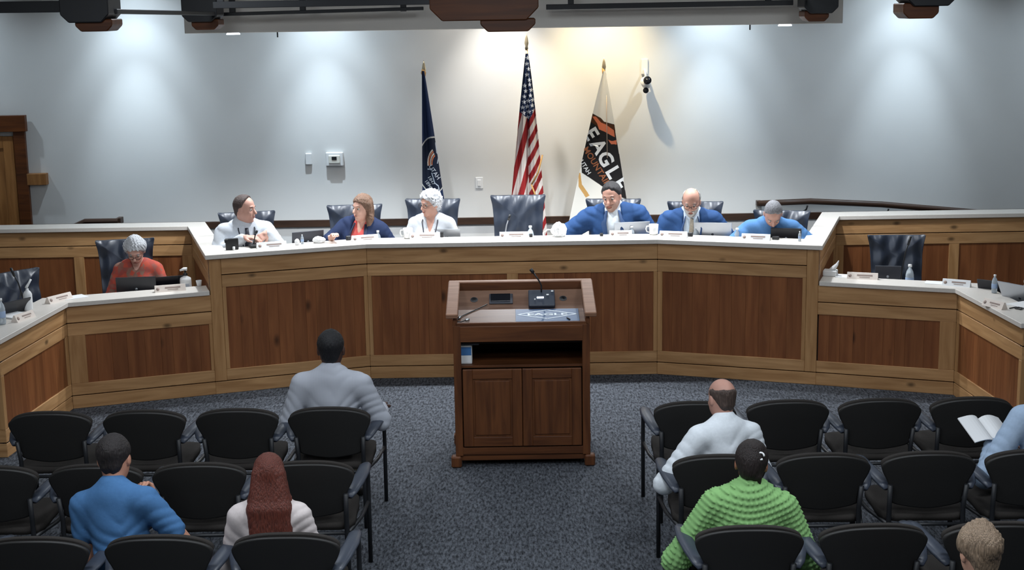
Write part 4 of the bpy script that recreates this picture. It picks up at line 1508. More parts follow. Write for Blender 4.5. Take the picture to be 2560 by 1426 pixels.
def nets(ax, D):
    """naive surface nets on a rectilinear grid"""
    ins = D < 0
    c = [ins[i:ins.shape[0] - 1 + i, j:ins.shape[1] - 1 + j, k:ins.shape[2] - 1 + k] for i in (0, 1) for j in (0, 1) for k in (0, 1)]
    s = sum(q.astype(np.int8) for q in c)
    act = (s > 0) & (s < 8)
    I, J, K = np.nonzero(act)
    n = len(I)
    vid = np.full(act.shape, -1, np.int32)
    vid[I, J, K] = np.arange(n)
    acc = np.zeros((n, 3))
    cnt = np.zeros(n)
    for axn in range(3):
        for o1 in (0, 1):
            for o2 in (0, 1):
                a = [I.copy(), J.copy(), K.copy()]
                oth = [q for q in range(3) if q != axn]
                a[oth[0]] += o1
                a[oth[1]] += o2
                b = [q.copy() for q in a]
                b[axn] += 1
                va, vb = D[a[0], a[1], a[2]], D[b[0], b[1], b[2]]
                m = (va < 0) != (vb < 0)
                t = va[m] / (va[m] - vb[m])
                pos = np.zeros((m.sum(), 3))
                for q in range(3):
                    pa, pb = ax[q][a[q][m]], ax[q][b[q][m]]
                    pos[:, q] = pa + (pb - pa) * t
                acc[m] += pos
                cnt[m] += 1
    V = acc / cnt[:, None]
    F = []
    for axn in range(3):
        oth = [q for q in range(3) if q != axn]
        sl0, sl1 = [slice(None)] * 3, [slice(None)] * 3
        sl0[axn], sl1[axn] = slice(0, -1), slice(1, None)
        a, b = ins[tuple(sl0)], ins[tuple(sl1)]
        e = a != b
        P = list(np.nonzero(e))
        ok = (P[oth[0]] > 0) & (P[oth[1]] > 0)
        P = [q[ok] for q in P]
        sgn = a[P[0], P[1], P[2]]

        def cell(d1, d2):
            q = [x.copy() for x in P]
            q[oth[0]] -= d1
            q[oth[1]] -= d2
            return vid[q[0], q[1], q[2]]
        quad = np.stack([cell(1, 1), cell(0, 1), cell(0, 0), cell(1, 0)], 1)
        flip = sgn if axn != 1 else ~sgn
        quad[~flip] = quad[~flip][:, ::-1]
        F.append(quad)
    F = np.concatenate(F)
    F = F[(F >= 0).all(1)]
    return V, F


def sdf_obj(name, groups, m, parent, h=0.012, fine=None, cuts=(), post=None, infl=0.0, smooth=1):
    ax, D = field(groups, cuts, h, fine, post, infl)
    V, F = nets(ax, D)
    me = bpy.data.meshes.new(name)
    set_mesh(me, V, F)
    return link(name, me, m, parent, smooth=True)


def unit(v):
    v = np.array(v, float)
    return v / (np.linalg.norm(v) + 1e-9)


def hand_prims(w, d, n, side, curl, S):
    """palm, four fingers and a thumb; d along the hand, n out of the back of the hand, side +1 right hand"""
    d, n = unit(d), np.array(n, float)
    n = unit(n - d * (n @ d))
    a = np.cross(d, n) * side      # towards the thumb
    P = [cone(w, w + d * 0.03 * S, 0.027 * S, 0.028 * S)]
    for q in (-0.027, -0.009, 0.009, 0.027):
        P.append(cone(w + d * 0.02 * S + a * q * 0.6 * S, w + d * 0.083 * S + a * q * S, 0.0165 * S, 0.0135 * S))
    for q, L in ((0.031, 0.072), (0.0105, 0.082), (-0.0105, 0.076), (-0.030, 0.058)):
        b0 = w + (d * 0.088 + a * q) * S
        c1 = R(curl * 0.6)
        d1 = d * math.cos(c1) - n * math.sin(c1)
        b1 = b0 + d1 * L * 0.52 * S
        c2 = R(curl * 1.5)
        d2 = d * math.cos(c2) - n * math.sin(c2)
        b2 = b1 + d2 * L * 0.5 * S
        P += [cone(b0, b1, 0.0098 * S, 0.0088 * S), cone(b1, b2, 0.0088 * S, 0.0075 * S)]
    t0 = w + (d * 0.025 + a * 0.026) * S
    t1 = t0 + (d * 0.028 + a * 0.026 - n * 0.010) * S
    t2 = t1 + (d * 0.034 + a * 0.004 - n * 0.012) * S
    P += [cone(t0, t1, 0.014 * S, 0.0115 * S), cone(t1, t2, 0.011 * S, 0.009 * S)]
    return P


def person(lab, loc, rotz, S=0.93, lean=0, side=0, twist=0, head=(0, 0, 0), Rarm=None, Larm=None, curl=(35, 35), handn=((0, 0, 1), (0, 0, 1)),
           handd=(None, None), skin=(206, 160, 136), top=(220, 225, 230), sleeve='long', pants=(40, 42, 48), hair=('short', (60, 44, 36)),
           female=False, fat=1.0, wide=1.0, jacket=None, tie=None, vneck=None, wr=0.0062, glasses=False, beard=None, headfine=0.0055,
           collar=True, lanyard=None, legs=True, pattern=None, hs=1.0, topmat=None, neckl=0.15, tuck=0.0, fwd=0.03):
    root = thing('person', lab, 'person', loc, rotz)
    msk = mat('skin_%d_%d_%d' % skin, skin, 0.55, var=0.05, scale=18)
    Tm = rotm(twist, lean, side)
    pel = np.array([0, 0, 0.54]) * S

    def tp(x, y, z):
        """torso frame to person frame"""
        return pel + Tm @ (np.array([x, y, z]) * S)
    wd = wide
    f = fat
    sh_w = (0.178 if not female else 0.158) * wd
    torso = [ell(tp(0, -0.005, 0.03), np.array([0.165 * f, 0.118 * f, 0.11]) * S, Tm),
             ell(tp(0, 0.018, 0.16), np.array([0.148 * f, 0.112 * f, 0.15]) * S, Tm),
             ell(tp(0, 0.012, 0.33), np.array([0.158 * wd, 0.112 * (f * 0.5 + 0.5), 0.155]) * S, Tm),
             cone(tp(-sh_w * 0.72, -0.012, 0.435), tp(sh_w * 0.72, -0.012, 0.435), 0.066 * S, 0.066 * S),
             cone(tp(-sh_w * 0.35, -0.012, 0.475), tp(sh_w * 0.35, -0.012, 0.475), 0.052 * S, 0.052 * S)]
    if female:
        for s in (-1, 1):
            torso.append(ell(tp(s * 0.068, 0.088, 0.315), np.array([0.062, 0.058, 0.062]) * S, Tm))
    N = tp(0, -0.012, 0.515)
    Hm = Tm @ rotm(*head) if False else rotm(head[0], head[1], head[2])
    Hs = S * hs * 1.04
    up = unit(Tm @ np.array([0, 0.12, 1.0]) * 0.6 + Hm @ np.array([0, 0.0, 1.0]) * 0.4)
    Hc = N + up * neckl * S + rotm(twist) @ np.array([0, fwd, 0]) * S

    def hp(x, y, z):
        return Hc + Hm @ (np.array([x, y, z]) * Hs)
    neck = [cone(N - up * 0.03 * S, hp(0, -0.022, -0.05), 0.062 * S * (0.88 if female else 1), 0.053 * S * (0.88 if female else 1.04))]
    jaw = 0.92 if female else 1.0
    skull = [ell(hp(0, -0.012, 0.035), np.array([0.076, 0.097, 0.088]) * Hs, Hm),
             ell(hp(0, 0.028, -0.045), np.array([0.060 * jaw, 0.062, 0.078]) * Hs, Hm),
             ell(hp(0, 0.0, -0.03), np.array([0.064 * jaw, 0.06, 0.06]) * Hs, Hm)]
    face = [ell(hp(0, 0.066, -0.100), np.array([0.024, 0.020, 0.018]) * Hs, Hm),
            cone(hp(0, 0.084, 0.012), hp(0, 0.108, -0.026), 0.009 * Hs, 0.0135 * Hs),
            ell(hp(0, 0.076, 0.030), np.array([0.046, 0.016, 0.011]) * Hs, Hm),
            ell(hp(0.034, 0.066, -0.026), np.array([0.020, 0.018, 0.018]) * Hs, Hm),
            ell(hp(-0.034, 0.066, -0.026), np.array([0.020, 0.018, 0.018]) * Hs, Hm),
            ell(hp(0, 0.082, -0.058), np.array([0.024, 0.011, 0.006]) * Hs, Hm),
            ell(hp(0, 0.080, -0.071), np.array([0.021, 0.011, 0.007]) * Hs, Hm)]
    ears = [ell(hp(s * 0.078, -0.008, -0.006), np.array([0.010, 0.022, 0.032]) * Hs, Hm) for s in (-1, 1)]
    shj = {1: tp(sh_w, -0.012, 0.43), -1: tp(-sh_w, -0.012, 0.43)}
    if Rarm is None:
        Rarm = ((0.25, 0.06, 0.66), (0.16, 0.28, 0.62))
    if Larm is None:
        Larm = ((-0.25, 0.06, 0.66), (-0.16, 0.28, 0.62))
    arms, hands, sleeves = [], [], []
    fine = [[], [], []]
    for s, (el, wr_), cu, hn, hd in ((1, Rarm, curl[0], handn[0], handd[0]), (-1, Larm, curl[1], handn[1], handd[1])):
        el, wr_ = np.array(el) * S, np.array(wr_) * S
        arms += [cone(shj[s], el, 0.054 * S * (0.85 if female else 1), 0.043 * S * (0.88 if female else 1)),
                 cone(el, wr_, 0.042 * S * (0.88 if female else 1), 0.029 * S)]
        dd = unit(wr_ - el) if hd is None else unit(hd)
        hands.append(hand_prims(wr_, dd, hn, s, cu, S * (0.92 if female else 1)))
        k = {'long': 0.93, 'threequarter': 0.55, 'short': 0.0}[sleeve]
        sleeves.append(cone(shj[s], el if k > 0 else shj[s] + (el - shj[s]) * 0.55, 0.062 * S * (0.88 if female else 1.08), 0.052 * S * (1 if female else 1.12)))
        if k > 0:
            sleeves.append(cone(el, el + (wr_ - el) * k, 0.050 * S, 0.036 * S))
        for i in range(3):
            c = wr_[i] + dd[i] * 0.08 * S
            fine[i].append((c - 0.10 * S, c + 0.10 * S, 0.0068))
    hip = {s: np.array([s * 0.085, 0.0, 0.50]) * S for s in (-1, 1)}
    legp, foot = [], []
    for s in (-1, 1):
        kn = np.array([s * 0.12, 0.43 - tuck * 0.25, 0.49]) * S
        an = np.array([s * 0.12, 0.45 - tuck, 0.09]) * S
        legp += [cone(hip[s], kn, 0.088 * S * f, 0.062 * S), cone(kn, an, 0.058 * S, 0.040 * S)]
        foot.append([cone(an + np.array([0, -0.03, -0.04]) * S, an + np.array([0, 0.13, -0.05]) * S, 0.042 * S, 0.036 * S)])
    hl, hh_ = Hc - 0.135 * Hs, Hc + 0.14 * Hs
    bf = [list(fine[i]) + [(hl[i], hh_[i], headfine)] for i in range(3)]
    cuts = [(ell(hp(s * 0.032, 0.098, 0.006), np.array([0.017, 0.016, 0.011]) * Hs, Hm), 0.012 * Hs) for s in (-1, 1)]
    body = sdf_obj('body', [(torso, 0.06), (neck, 0.03), (skull, 0.03), (face, 0.012), (ears, 0.006), (arms, 0.025)]
                   + [(hq, 0.006) for hq in hands] + ([(legp, 0.03)] + [(ft, 0.03) for ft in foot] if legs else []),
                   msk, root, 0.014, bf, cuts)
    # eyes, brows
    for s in (-1, 1):
        e = lathe('eye', [(0.0, -0.0115), (0.008, -0.008), (0.0115, 0), (0.008, 0.008), (0.0, 0.0115)], mat('eye_white', (190, 184, 178), 0.3), body,
                  tuple(hp(s * 0.031, 0.0735, 0.006)), seg=10)
        e.scale = (Hs, Hs, Hs)
        lathe('iris', [(0.0, 0.0), (0.0062, 0.001), (0.004, 0.003), (0.0, 0.0035)], mat('iris_dark', (40, 30, 24), 0.2), e,
              tuple((Hm @ np.array([0, 0.0098, -0.0025]))), seg=10, rot=Matrix(Hm @ np.array([[1, 0, 0], [0, 0, 1], [0, -1, 0]])).to_euler())
        hc = hair[1]
        tube('eyebrow', [tuple(hp(s * 0.015, 0.088, 0.028)), tuple(hp(s * 0.033, 0.087, 0.033)), tuple(hp(s * 0.052, 0.074, 0.026))],
             [0.003 * Hs, 0.004 * Hs, 0.002 * Hs], mat('brow_%d_%d_%d' % tuple(int(v * 0.8) for v in hc), tuple(int(v * 0.8) for v in hc), 0.9), body, seg=6)
    tube('lips', [tuple(hp(-0.022, 0.084, -0.0645)), tuple(hp(-0.008, 0.0935, -0.064)), tuple(hp(0.008, 0.0935, -0.064)), tuple(hp(0.022, 0.084, -0.0645))],
         [0.003 * Hs, 0.006 * Hs, 0.006 * Hs, 0.003 * Hs], mat('lips_%d' % skin[0], tuple(int(v * q) for v, q in zip(skin, (0.82, 0.62, 0.62))), 0.5), body, seg=8)
    if glasses:
        bm = bmesh.new()
        for s in (-1, 1):
            tube_bm(bm, [tuple(hp(s * 0.033 + 0.026 * math.cos(a), 0.104 - 0.010 * abs(math.cos(a)) * (1 if s * math.cos(a) > 0 else 0.2), 0.002 + 0.018 * math.sin(a)))
                         for a in np.linspace(0, 2 * math.pi, 17)], 0.0022 * Hs, 6)
            tube_bm(bm, [tuple(hp(s * 0.059, 0.094, 0.008)), tuple(hp(s * 0.081, 0.05, 0.012)), tuple(hp(s * 0.084, -0.005, 0.006))], 0.002 * Hs, 6)
        tube_bm(bm, [tuple(hp(-0.008, 0.107, 0.006)), tuple(hp(0.008, 0.107, 0.006))], 0.002 * Hs, 6)
        from_bm('glasses', bm, mat('glasses_frame', (70, 62, 60), 0.3, 0.5), root, smooth=True)

    # hair --------------------------------------------------------------
    kind, hcol = hair[0], hair[1]
    hm_ = mat('hair_%d_%d_%d' % hcol, hcol, 0.6, var=0.5, scale=60, stretch=(4, 4, 0.35), bump=0.7)
    hi_ = hair[2] if len(hair) > 2 else 0.011
    cap = [ell(hp(0, -0.012, 0.037), np.array([0.076, 0.097, 0.088]) * Hs + hi_ * Hs, Hm),
           ell(hp(0, -0.045, -0.03), np.array([0.056, 0.05, 0.062]) * Hs + hi_ * 0.6 * Hs, Hm)]
    amp = {'curly': 0.010, 'messy': 0.005, 'wavy': 0.004}.get(kind, 0.0018)
    frq = {'curly': 150, 'messy': 210}.get(kind, 190)
    hairline = {'balding': [(-0.2, -0.085), (-0.06, -0.06), (-0.03, -0.02), (0.0, -0.005), (0.02, 0.035), (0.05, 0.10), (0.2, 0.3)],
                'receding': [(-0.2, -0.09), (-0.07, -0.075), (-0.03, -0.035), (-0.005, -0.01), (0.012, 0.035), (0.03, 0.082), (0.05, 0.16), (0.2, 0.5)],
                'high': [(-0.2, -0.09), (-0.06, -0.075), (-0.03, -0.035), (0.0, -0.01), (0.03, 0.04), (0.055, 0.085), (0.2, 0.20)]}.get(
        kind, [(-0.2, -0.095), (-0.07, -0.08), (-0.03, -0.03), (0.0, -0.012), (0.03, 0.028), (0.05, 0.066), (0.072, 0.096), (0.2, 0.21)])
    if female:
        hairline = [(-0.2, -0.10), (-0.06, -0.09), (-0.01, -0.05), (0.02, -0.02), (0.045, 0.03), (0.07, 0.066), (0.09, 0.078), (0.2, 0.15)]
    low = {'messy': 0.014, 'short': 0.004, 'wavy': 0.004}.get(kind, 0.0)
    sz = 0.22 if kind == 'messy' else 0.8
    hx, hz = [q[0] for q in hairline], [q[1] for q in hairline]

    def hairpost(D, X, Y, Z):
        x, y, z = X - Hc[0], Y - Hc[1], Z - Hc[2]
        lx = (x * Hm[0, 0] + y * Hm[1, 0] + z * Hm[2, 0]) / Hs
        ly = (x * Hm[0, 1] + y * Hm[1, 1] + z * Hm[2, 1]) / Hs
        lz = (x * Hm[0, 2] + y * Hm[1, 2] + z * Hm[2, 2]) / Hs
        D = D + amp * np.sin(frq * lx + 3 * np.sin(40 * lz)) * np.sin(frq * sz * lz + 2 * np.sin(50 * ly)) * np.sin(frq * 0.7 * ly + 1)
        D = D + low * np.sin(31 * lx + 1) * np.sin(27 * ly + 2) * np.sin(29 * lz)
        lim = np.interp(ly, hx, hz) + 0.006 * np.sin(95 * lx + 2) + 0.004 * np.sin(170 * lx + 60 * ly)
        clipv = (lim - lz) * Hs * 0.8
        if kind in ('long', 'verylong', 'wavy'):
            clipv = np.where(lz < -0.02, np.minimum(clipv, (ly - 0.035) * Hs), clipv)
        D = D + np.clip(clipv + 0.030 * Hs, 0, 0.05) * (0.40 if kind not in ('curly', 'messy', 'wavy', 'verylong') else 0.1)
        D = np.maximum(D, clipv)
        if kind == 'balding':
            cz_ = (0.088 - np.hypot(lx * 1.2, (ly - 0.02) * 0.80) - np.clip(0.045 - lz, 0, 1) * 2) * Hs
            D = np.maximum(D + np.clip(cz_ + 0.02, 0, 0.03) * 0.4, cz_)
        if kind == 'crown':
            cz_ = (0.066 + 0.004 * np.sin(70 * lx + 3) * np.sin(60 * ly + 40 * lz) - np.hypot(lx, (ly + 0.015) * 0.8) - np.clip(0.06 - lz, 0, 1) * 2) * Hs
            D = np.maximum(D + np.clip(cz_ + 0.025, 0, 0.035) * 0.4, cz_)
        return D.astype(np.float32)
    hprims = list(cap)
    hcuts = []
    if kind == 'wavy':
        for s in (-1, 1):
            hprims += [cone(hp(s * 0.070, -0.02, 0.03), hp(s * 0.086, -0.015, -0.09), 0.03 * Hs, 0.036 * Hs),
                       cone(hp(s * 0.086, -0.015, -0.09), hp(s * 0.085, 0.0, -0.175), 0.036 * Hs, 0.022 * Hs)]
        hprims += [cone(hp(0, -0.06, -0.02), hp(0, -0.07, -0.15), 0.07 * Hs, 0.06 * Hs)]
    if kind == 'verylong':
        for q in (-0.05, -0.025, 0.0, 0.025, 0.05):
            hprims += [cone(hp(q * 1.1, -0.065, 0.02), hp(q * 1.6, -0.095, -0.18), 0.042 * Hs, 0.046 * Hs),
                       cone(hp(q * 1.6, -0.095, -0.18), hp(q * 1.9 + 0.01, -0.125, -0.46 + abs(q) * 0.6), 0.050 * Hs, 0.026 * Hs)]
        for s in (-1, 1):
            hprims += [cone(hp(s * 0.07, -0.02, 0.0), hp(s * 0.095, -0.04, -0.14), 0.03 * Hs, 0.03 * Hs),
                       cone(hp(s * 0.095, -0.04, -0.14), hp(s * 0.125, -0.05, -0.22), 0.03 * Hs, 0.015 * Hs)]
    if kind == 'updo':
        hprims += [ell(hp(0, -0.08, 0.0), np.array([0.055, 0.045, 0.085]) * Hs, Hm), ell(hp(0.005, -0.055, 0.10), np.array([0.05, 0.045, 0.03]) * Hs, Hm),
                   cone(hp(0.04, -0.08, -0.06), hp(0.075, -0.09, -0.17), 0.022 * Hs, 0.012 * Hs)]
    fh = {'messy': 0.0045, 'curly': 0.0048}.get(kind, 0.006)
    sdf_obj('hair', [(hprims, 0.02)], hm_, root, fh, None, hcuts, hairpost)
    if beard:
        def bpost(D, X, Y, Z):
            x, y, z = X - Hc[0], Y - Hc[1], Z - Hc[2]
            lx = (x * Hm[0, 0] + y * Hm[1, 0] + z * Hm[2, 0]) / Hs
            ly = (x * Hm[0, 1] + y * Hm[1, 1] + z * Hm[2, 1]) / Hs
            lz = (x * Hm[0, 2] + y * Hm[1, 2] + z * Hm[2, 2]) / Hs
            top_ = np.where(np.abs(lx) < 0.032, -0.044, -0.044 + (np.abs(lx) - 0.032) * 1.6)
            D = np.maximum(D, (lz - top_) * Hs * 0.8)
            D = np.maximum(D, (0.0 - ly) * Hs)
            mouth = np.hypot(lx / 1.6, lz + 0.064) - 0.013
            D = np.where(ly > 0.05, np.maximum(D, -mouth * Hs), D)
            return (D + 0.001 * np.sin(300 * lx) * np.sin(280 * lz)).astype(np.float32)
        bp_ = [ell(p[1], p[2] + 0.0045 * Hs, p[3]) for p in skull[1:]] + [ell(face[0][1], face[0][2] + 0.005 * Hs, Hm)] + \
              [ell(q[1], q[2] + 0.004 * Hs, Hm) for q in face[5:7]]
        sdf_obj('beard', [(bp_, 0.02)], mat('beard_%d_%d_%d' % beard, beard, 0.9, var=0.2, scale=200), root, 0.005, None, (), bpost)

    # clothes -----------------------------------------------------------
    def wrinkle(amp_, px=0.0):
        def g(D, X, Y, Z):
            ph = 44 * (Z - 0.75 * np.abs(X - 0.03) + 0.4 * Y) + 2.2 * np.sin(9 * X + 4 * Z) + 1.3 * np.sin(17 * Z - 6 * X + 1)
            a = 1 - 1.6 * np.abs(np.sin(ph)) ** 0.7
            msk_ = np.clip(0.55 + 0.6 * np.sin(6 * X + 5 * Z + 0.7) * np.sin(8 * Z - 3 * X + 2 * Y), 0, 1)
            return (D + amp_ * a * msk_).astype(np.float32)
        return g
    mt = topmat or mat('cloth_%d_%d_%d' % top, top, 0.85, var=0.04, scale=60, bump=0.08, spec=0.2)
    tops = torso[1:] + [ell(torso[0][1], torso[0][2] * 1.02, Tm)]
    if collar:
        tops = tops + [cone(N - up * 0.02 * S, N + up * 0.022 * S, 0.063 * S, 0.058 * S)]
    vcuts = []
    if vneck:
        vcuts.append((cone(N + Tm @ np.array([0, 0.075, 0.03]) * S, tp(0, 0.150, 0.515 - vneck), 0.056 * S, 0.012 * S), 0.006))
    inf = 0.011 * S
    inner_sleeves = sleeves if not jacket else sleeves[:0]
    post_t = wrinkle(wr)
    if pattern == 'popcorn':
        def post_t(D, X, Y, Z):
            # rows of bobbles following the drape of the knit
            rr_ = Z * 1.0 - 0.55 * np.abs(X) ** 1.6 - 0.15 * Y
            row = 2 * np.pi * rr_ / 0.030
            al = 2 * np.pi * (X + 0.7 * Y) / 0.026
            par = np.floor(row / (2 * np.pi) + 0.25) * np.pi
            return (D - 0.011 * (0.5 + 0.5 * np.sin(row)) * (0.12 + 0.88 * (0.5 + 0.5 * np.sin(al + par))) + 0.004).astype(np.float32)
    sh = sdf_obj('shirt', [(tops, 0.06), (inner_sleeves, 0.035)] if inner_sleeves else [(tops, 0.06)], mt, root,
                 0.0062 if pattern == 'popcorn' else 0.0095, None, vcuts, post_t, inf + (0.012 if pattern == 'popcorn' else 0))
    if collar:
        # folded shirt collar standing round the neck
        bm = bmesh.new()
        e1 = unit(Tm @ np.array([1, 0, 0]))
        e2 = unit(np.cross(up, e1))
        n_ = 26
        ringz = ((0.074, -0.030), (0.070, 0.026), (0.075, 0.030), (0.088, -0.022))
        rows_ = []
        for (rr_, zz) in ringz:
            rw = []
            for k in range(n_ + 1):
                a = -math.pi / 2 + 0.16 + (2 * math.pi - 0.32) * k / n_ + math.pi
                fr_ = 0.5 - 0.5 * math.sin(a)       # 1 at the front? front is +e2
                fz = zz - 0.028 * max(0, math.sin(a)) * (1 if zz < 0.02 else 0.9)
                rw.append(bm.verts.new(N + (e1 * math.cos(a) * rr_ + e2 * math.sin(a) * rr_ * 0.98) * S + up * fz * S))
            rows_.append(rw)
        for i in range(len(rows_) - 1):
            for k in range(n_):
                bm.faces.new((rows_[i][k], rows_[i][k + 1], rows_[i + 1][k + 1], rows_[i + 1][k]))
        from_bm('collar', bm, mt, sh, smooth=True)
    if jacket:
        mj = mat('jacket_%d_%d_%d' % jacket, jacket, 0.8, var=0.06, scale=40, bump=0.08, spec=0.2)
        jc = [(cone(tp(0, 0.10, 0.56), tp(0.0, 0.185, 0.02), 0.085 * S, 0.045 * S), 0.012),
              (cone(N - up * 0.01 * S, N + up * 0.10 * S, 0.068 * S, 0.085 * S), 0.008)]
        jk = sdf_obj('jacket', [(tops[:len(torso)], 0.06), (sleeves, 0.035)], mj, root, 0.0095, None, jc, wrinkle(wr * 1.2), inf + 0.013 * S)
        mlap = mat('lapel_%d_%d_%d' % jacket, tuple(int(v * 0.9) for v in jacket), 0.8)
        for s in (-1, 1):
            pts = [tp(s * 0.055, 0.075, 0.50), tp(s * 0.085, 0.135, 0.40), tp(s * 0.072, 0.160, 0.28), tp(s * 0.055, 0.170, 0.15)]
            tube('lapel', [tuple(p) for p in pts], [0.012 * S, 0.026 * S, 0.02 * S, 0.008 * S], mlap, jk, seg=8, flat=0.35)
    if tie:
        mtie = mat('tie_%d_%d_%d' % tie, tie, 0.6, var=0.2, scale=50)
        pts = [tp(0, 0.090, 0.485), tp(0, 0.118, 0.455), tp(0, 0.138, 0.36), tp(0, 0.150, 0.22), tp(0, 0.150, 0.12)]
        tube('tie', [tuple(p) for p in pts], [0.016 * S, 0.017 * S, 0.026 * S, 0.034 * S, 0.036 * S], mtie, root, seg=8, flat=0.30)
    if lanyard:
        bm = bmesh.new()
        for s in (-1, 1):
            tube_bm(bm, [tuple(tp(s * 0.062, 0.0, 0.535)), tuple(tp(s * 0.075, 0.095, 0.475)), tuple(tp(s * 0.05, 0.155, 0.36)), tuple(tp(0.0, 0.165, 0.22))], 0.006 * S, 6, 0.5)
        from_bm('lanyard', bm, mat('lanyard_%d' % lanyard[0], lanyard, 0.7), root, smooth=True)
    if legs:
        mp_ = mat('trousers_%d_%d_%d' % pants, pants, 0.9, var=0.08, scale=40)
        sdf_obj('trousers', [([ell(torso[0][1], torso[0][2], Tm)] + legp, 0.04)], mp_, root, 0.014, None, (), wrinkle(0.002), 0.010)
        for ft in foot:
            sdf_obj('shoe', [(ft, 0.01)], mat('shoe_leather', (32, 28, 26), 0.4), root, 0.012, None, (), None, 0.008)
    return dict(root=root, hp=hp, tp=tp, Hs=Hs, Hm=Hm, S=S, N=N, up=up)


PI = math.pi


def special_cloth():
    m = bpy.data.materials.new('striped_cotton')
    m.use_nodes = True
    nt = m.node_tree
    b = nt.nodes['Principled BSDF']
    b.inputs['Roughness'].default_value = 0.85
    tc = nd(nt, 'ShaderNodeTexCoord')
    wv = nd(nt, 'ShaderNodeTexWave', bands_direction='X')
    wv.inputs['Scale'].default_value = 42
    wv.inputs['Distortion'].default_value = 0.4
    rp = nd(nt, 'ShaderNodeValToRGB')
    rp.color_ramp.elements[0].color = lin(168, 172, 183)
    rp.color_ramp.elements[1].color = lin(188, 192, 201)
    nt.links.new(tc.outputs['Object'], wv.inputs['Vector'])
    nt.links.new(wv.outputs['Fac'], rp.inputs['Fac'])
    nt.links.new(rp.outputs[0], b.inputs['Base Color'])
    p = bpy.data.materials.new('orange_print')
    p.use_nodes = True
    nt = p.node_tree
    b = nt.nodes['Principled BSDF']
    b.inputs['Roughness'].default_value = 0.85
    tc = nd(nt, 'ShaderNodeTexCoord')
    vo = nd(nt, 'ShaderNodeTexVoronoi')
    vo.inputs['Scale'].default_value = 26
    rp = nd(nt, 'ShaderNodeValToRGB')
    e = rp.color_ramp.elements
    e[0].color, e[0].position = lin(172, 70, 50), 0.25
    e[1].color, e[1].position = lin(126, 92, 78), 0.75
    rp.color_ramp.elements.new(0.5).color = lin(152, 62, 54)
    nt.links.new(tc.outputs['Object'], vo.inputs['Vector'])
    nt.links.new(vo.outputs['Color'], rp.inputs['Fac'])
    nt.links.new(rp.outputs[0], b.inputs['Base Color'])
    return m, p


STRIPE, PATT = special_cloth()
# ---- on the dais (facing the public) --------------------------------------
p1 = person('balding man in white shirt, dark tie and lanyard gesturing with both hands', (-2.42, 12.90, 0.38), PI + R(10), 0.99, lean=8, twist=10, head=(62, 4, 0),
            Rarm=((0.24, 0.16, 0.78), (0.00, 0.31, 0.945)), Larm=((-0.33, 0.12, 0.78), (-0.21, 0.27, 0.975)), curl=(30, 45), neckl=0.125, hs=0.95, tuck=0.2,
            handd=((-0.8, 0.25, 0.02), (0.45, 0.30, -0.25)), handn=((0, 0.2, 1), (-0.3, 0.7, 0.6)),
            skin=(188, 144, 128), top=(196, 201, 208), hair=('receding', (66, 52, 48)), tie=(38, 40, 52), lanyard=(30, 34, 46), fat=1.12, wide=1.08)
p2 = person('woman in navy cardigan and coral top with long brown hair on the dais', (-1.39, 13.14, 0.38), PI, 0.96, lean=6, side=-6, twist=-16, head=(-42, 4, -4),
            Rarm=((0.31, 0.12, 0.83), (0.22, 0.38, 0.945)), Larm=((-0.34, 0.06, 0.70), (-0.20, 0.26, 0.66)), sleeve='threequarter', neckl=0.125, hs=0.96, tuck=0.2,
            skin=(200, 156, 138), top=(216, 96, 92), jacket=(34, 46, 76), hair=('wavy', (112, 84, 66)), female=True, fat=1.18, wide=1.14, collar=False, vneck=0.12)
p3 = person('curly grey-haired woman in glasses and white cardigan on the dais', (-0.73, 13.18, 0.38), PI, 0.975, lean=4, twist=-6, head=(-46, 8, -4),
            Rarm=((0.24, 0.10, 0.68), (0.14, 0.30, 0.70)), Larm=((-0.26, 0.08, 0.68), (-0.18, 0.30, 0.66)), neckl=0.12, hs=0.93, tuck=0.2,
            skin=(190, 144, 126), top=(192, 195, 200), hair=('curly', (196, 198, 202), 0.024), female=True, glasses=True, collar=False, vneck=0.15,
            lanyard=(60, 58, 66), wide=1.04)
p4 = person('bearded man in blue suit and open white collar on the dais', (0.98, 13.18, 0.38), PI, 1.03, lean=5, side=4, twist=-6, head=(-22, 14, 4),
            Rarm=((0.44, 0.02, 0.82), (0.37, 0.16, 0.58)), Larm=((-0.33, 0.06, 0.74), (-0.24, 0.22, 0.74)), neckl=0.10, hs=0.97, tuck=0.2,
            skin=(184, 138, 120), top=(200, 206, 212), jacket=(40, 70, 114), hair=('short', (36, 33, 34), 0.010), beard=(156, 124, 110), fat=1.15, wide=1.22)
p5 = person('bald grey-bearded man in blue suit, tie and glasses on the dais', (1.645, 13.06, 0.38), PI, 1.0, lean=10, twist=-4, head=(-12, 24, 0),
            Rarm=((0.34, 0.06, 0.72), (0.24, 0.22, 0.72)), Larm=((-0.36, 0.06, 0.76), (-0.24, 0.22, 0.73)), neckl=0.105, hs=0.95, tuck=0.2,
            skin=(184, 138, 120), top=(200, 212, 224), jacket=(42, 72, 116), hair=('balding', (150, 146, 142)), beard=(176, 170, 164), glasses=True,
            tie=(150, 140, 124), fat=1.08, wide=1.14)
p6 = person('grey-haired man in blue shirt bending his head over the dais desk', (2.33, 12.97, 0.38), PI, 0.98, lean=26, head=(-4, 52, 0),
            Rarm=((0.36, 0.24, 0.80), (0.20, 0.36, 0.79)), Larm=((-0.36, 0.22, 0.80), (-0.16, 0.34, 0.79)), neckl=0.10, hs=0.95, tuck=0.2,
            skin=(182, 138, 122), top=(80, 122, 170), hair=('high', (124, 124, 128), 0.006), wide=1.12, fat=1.05, wr=0.0065)
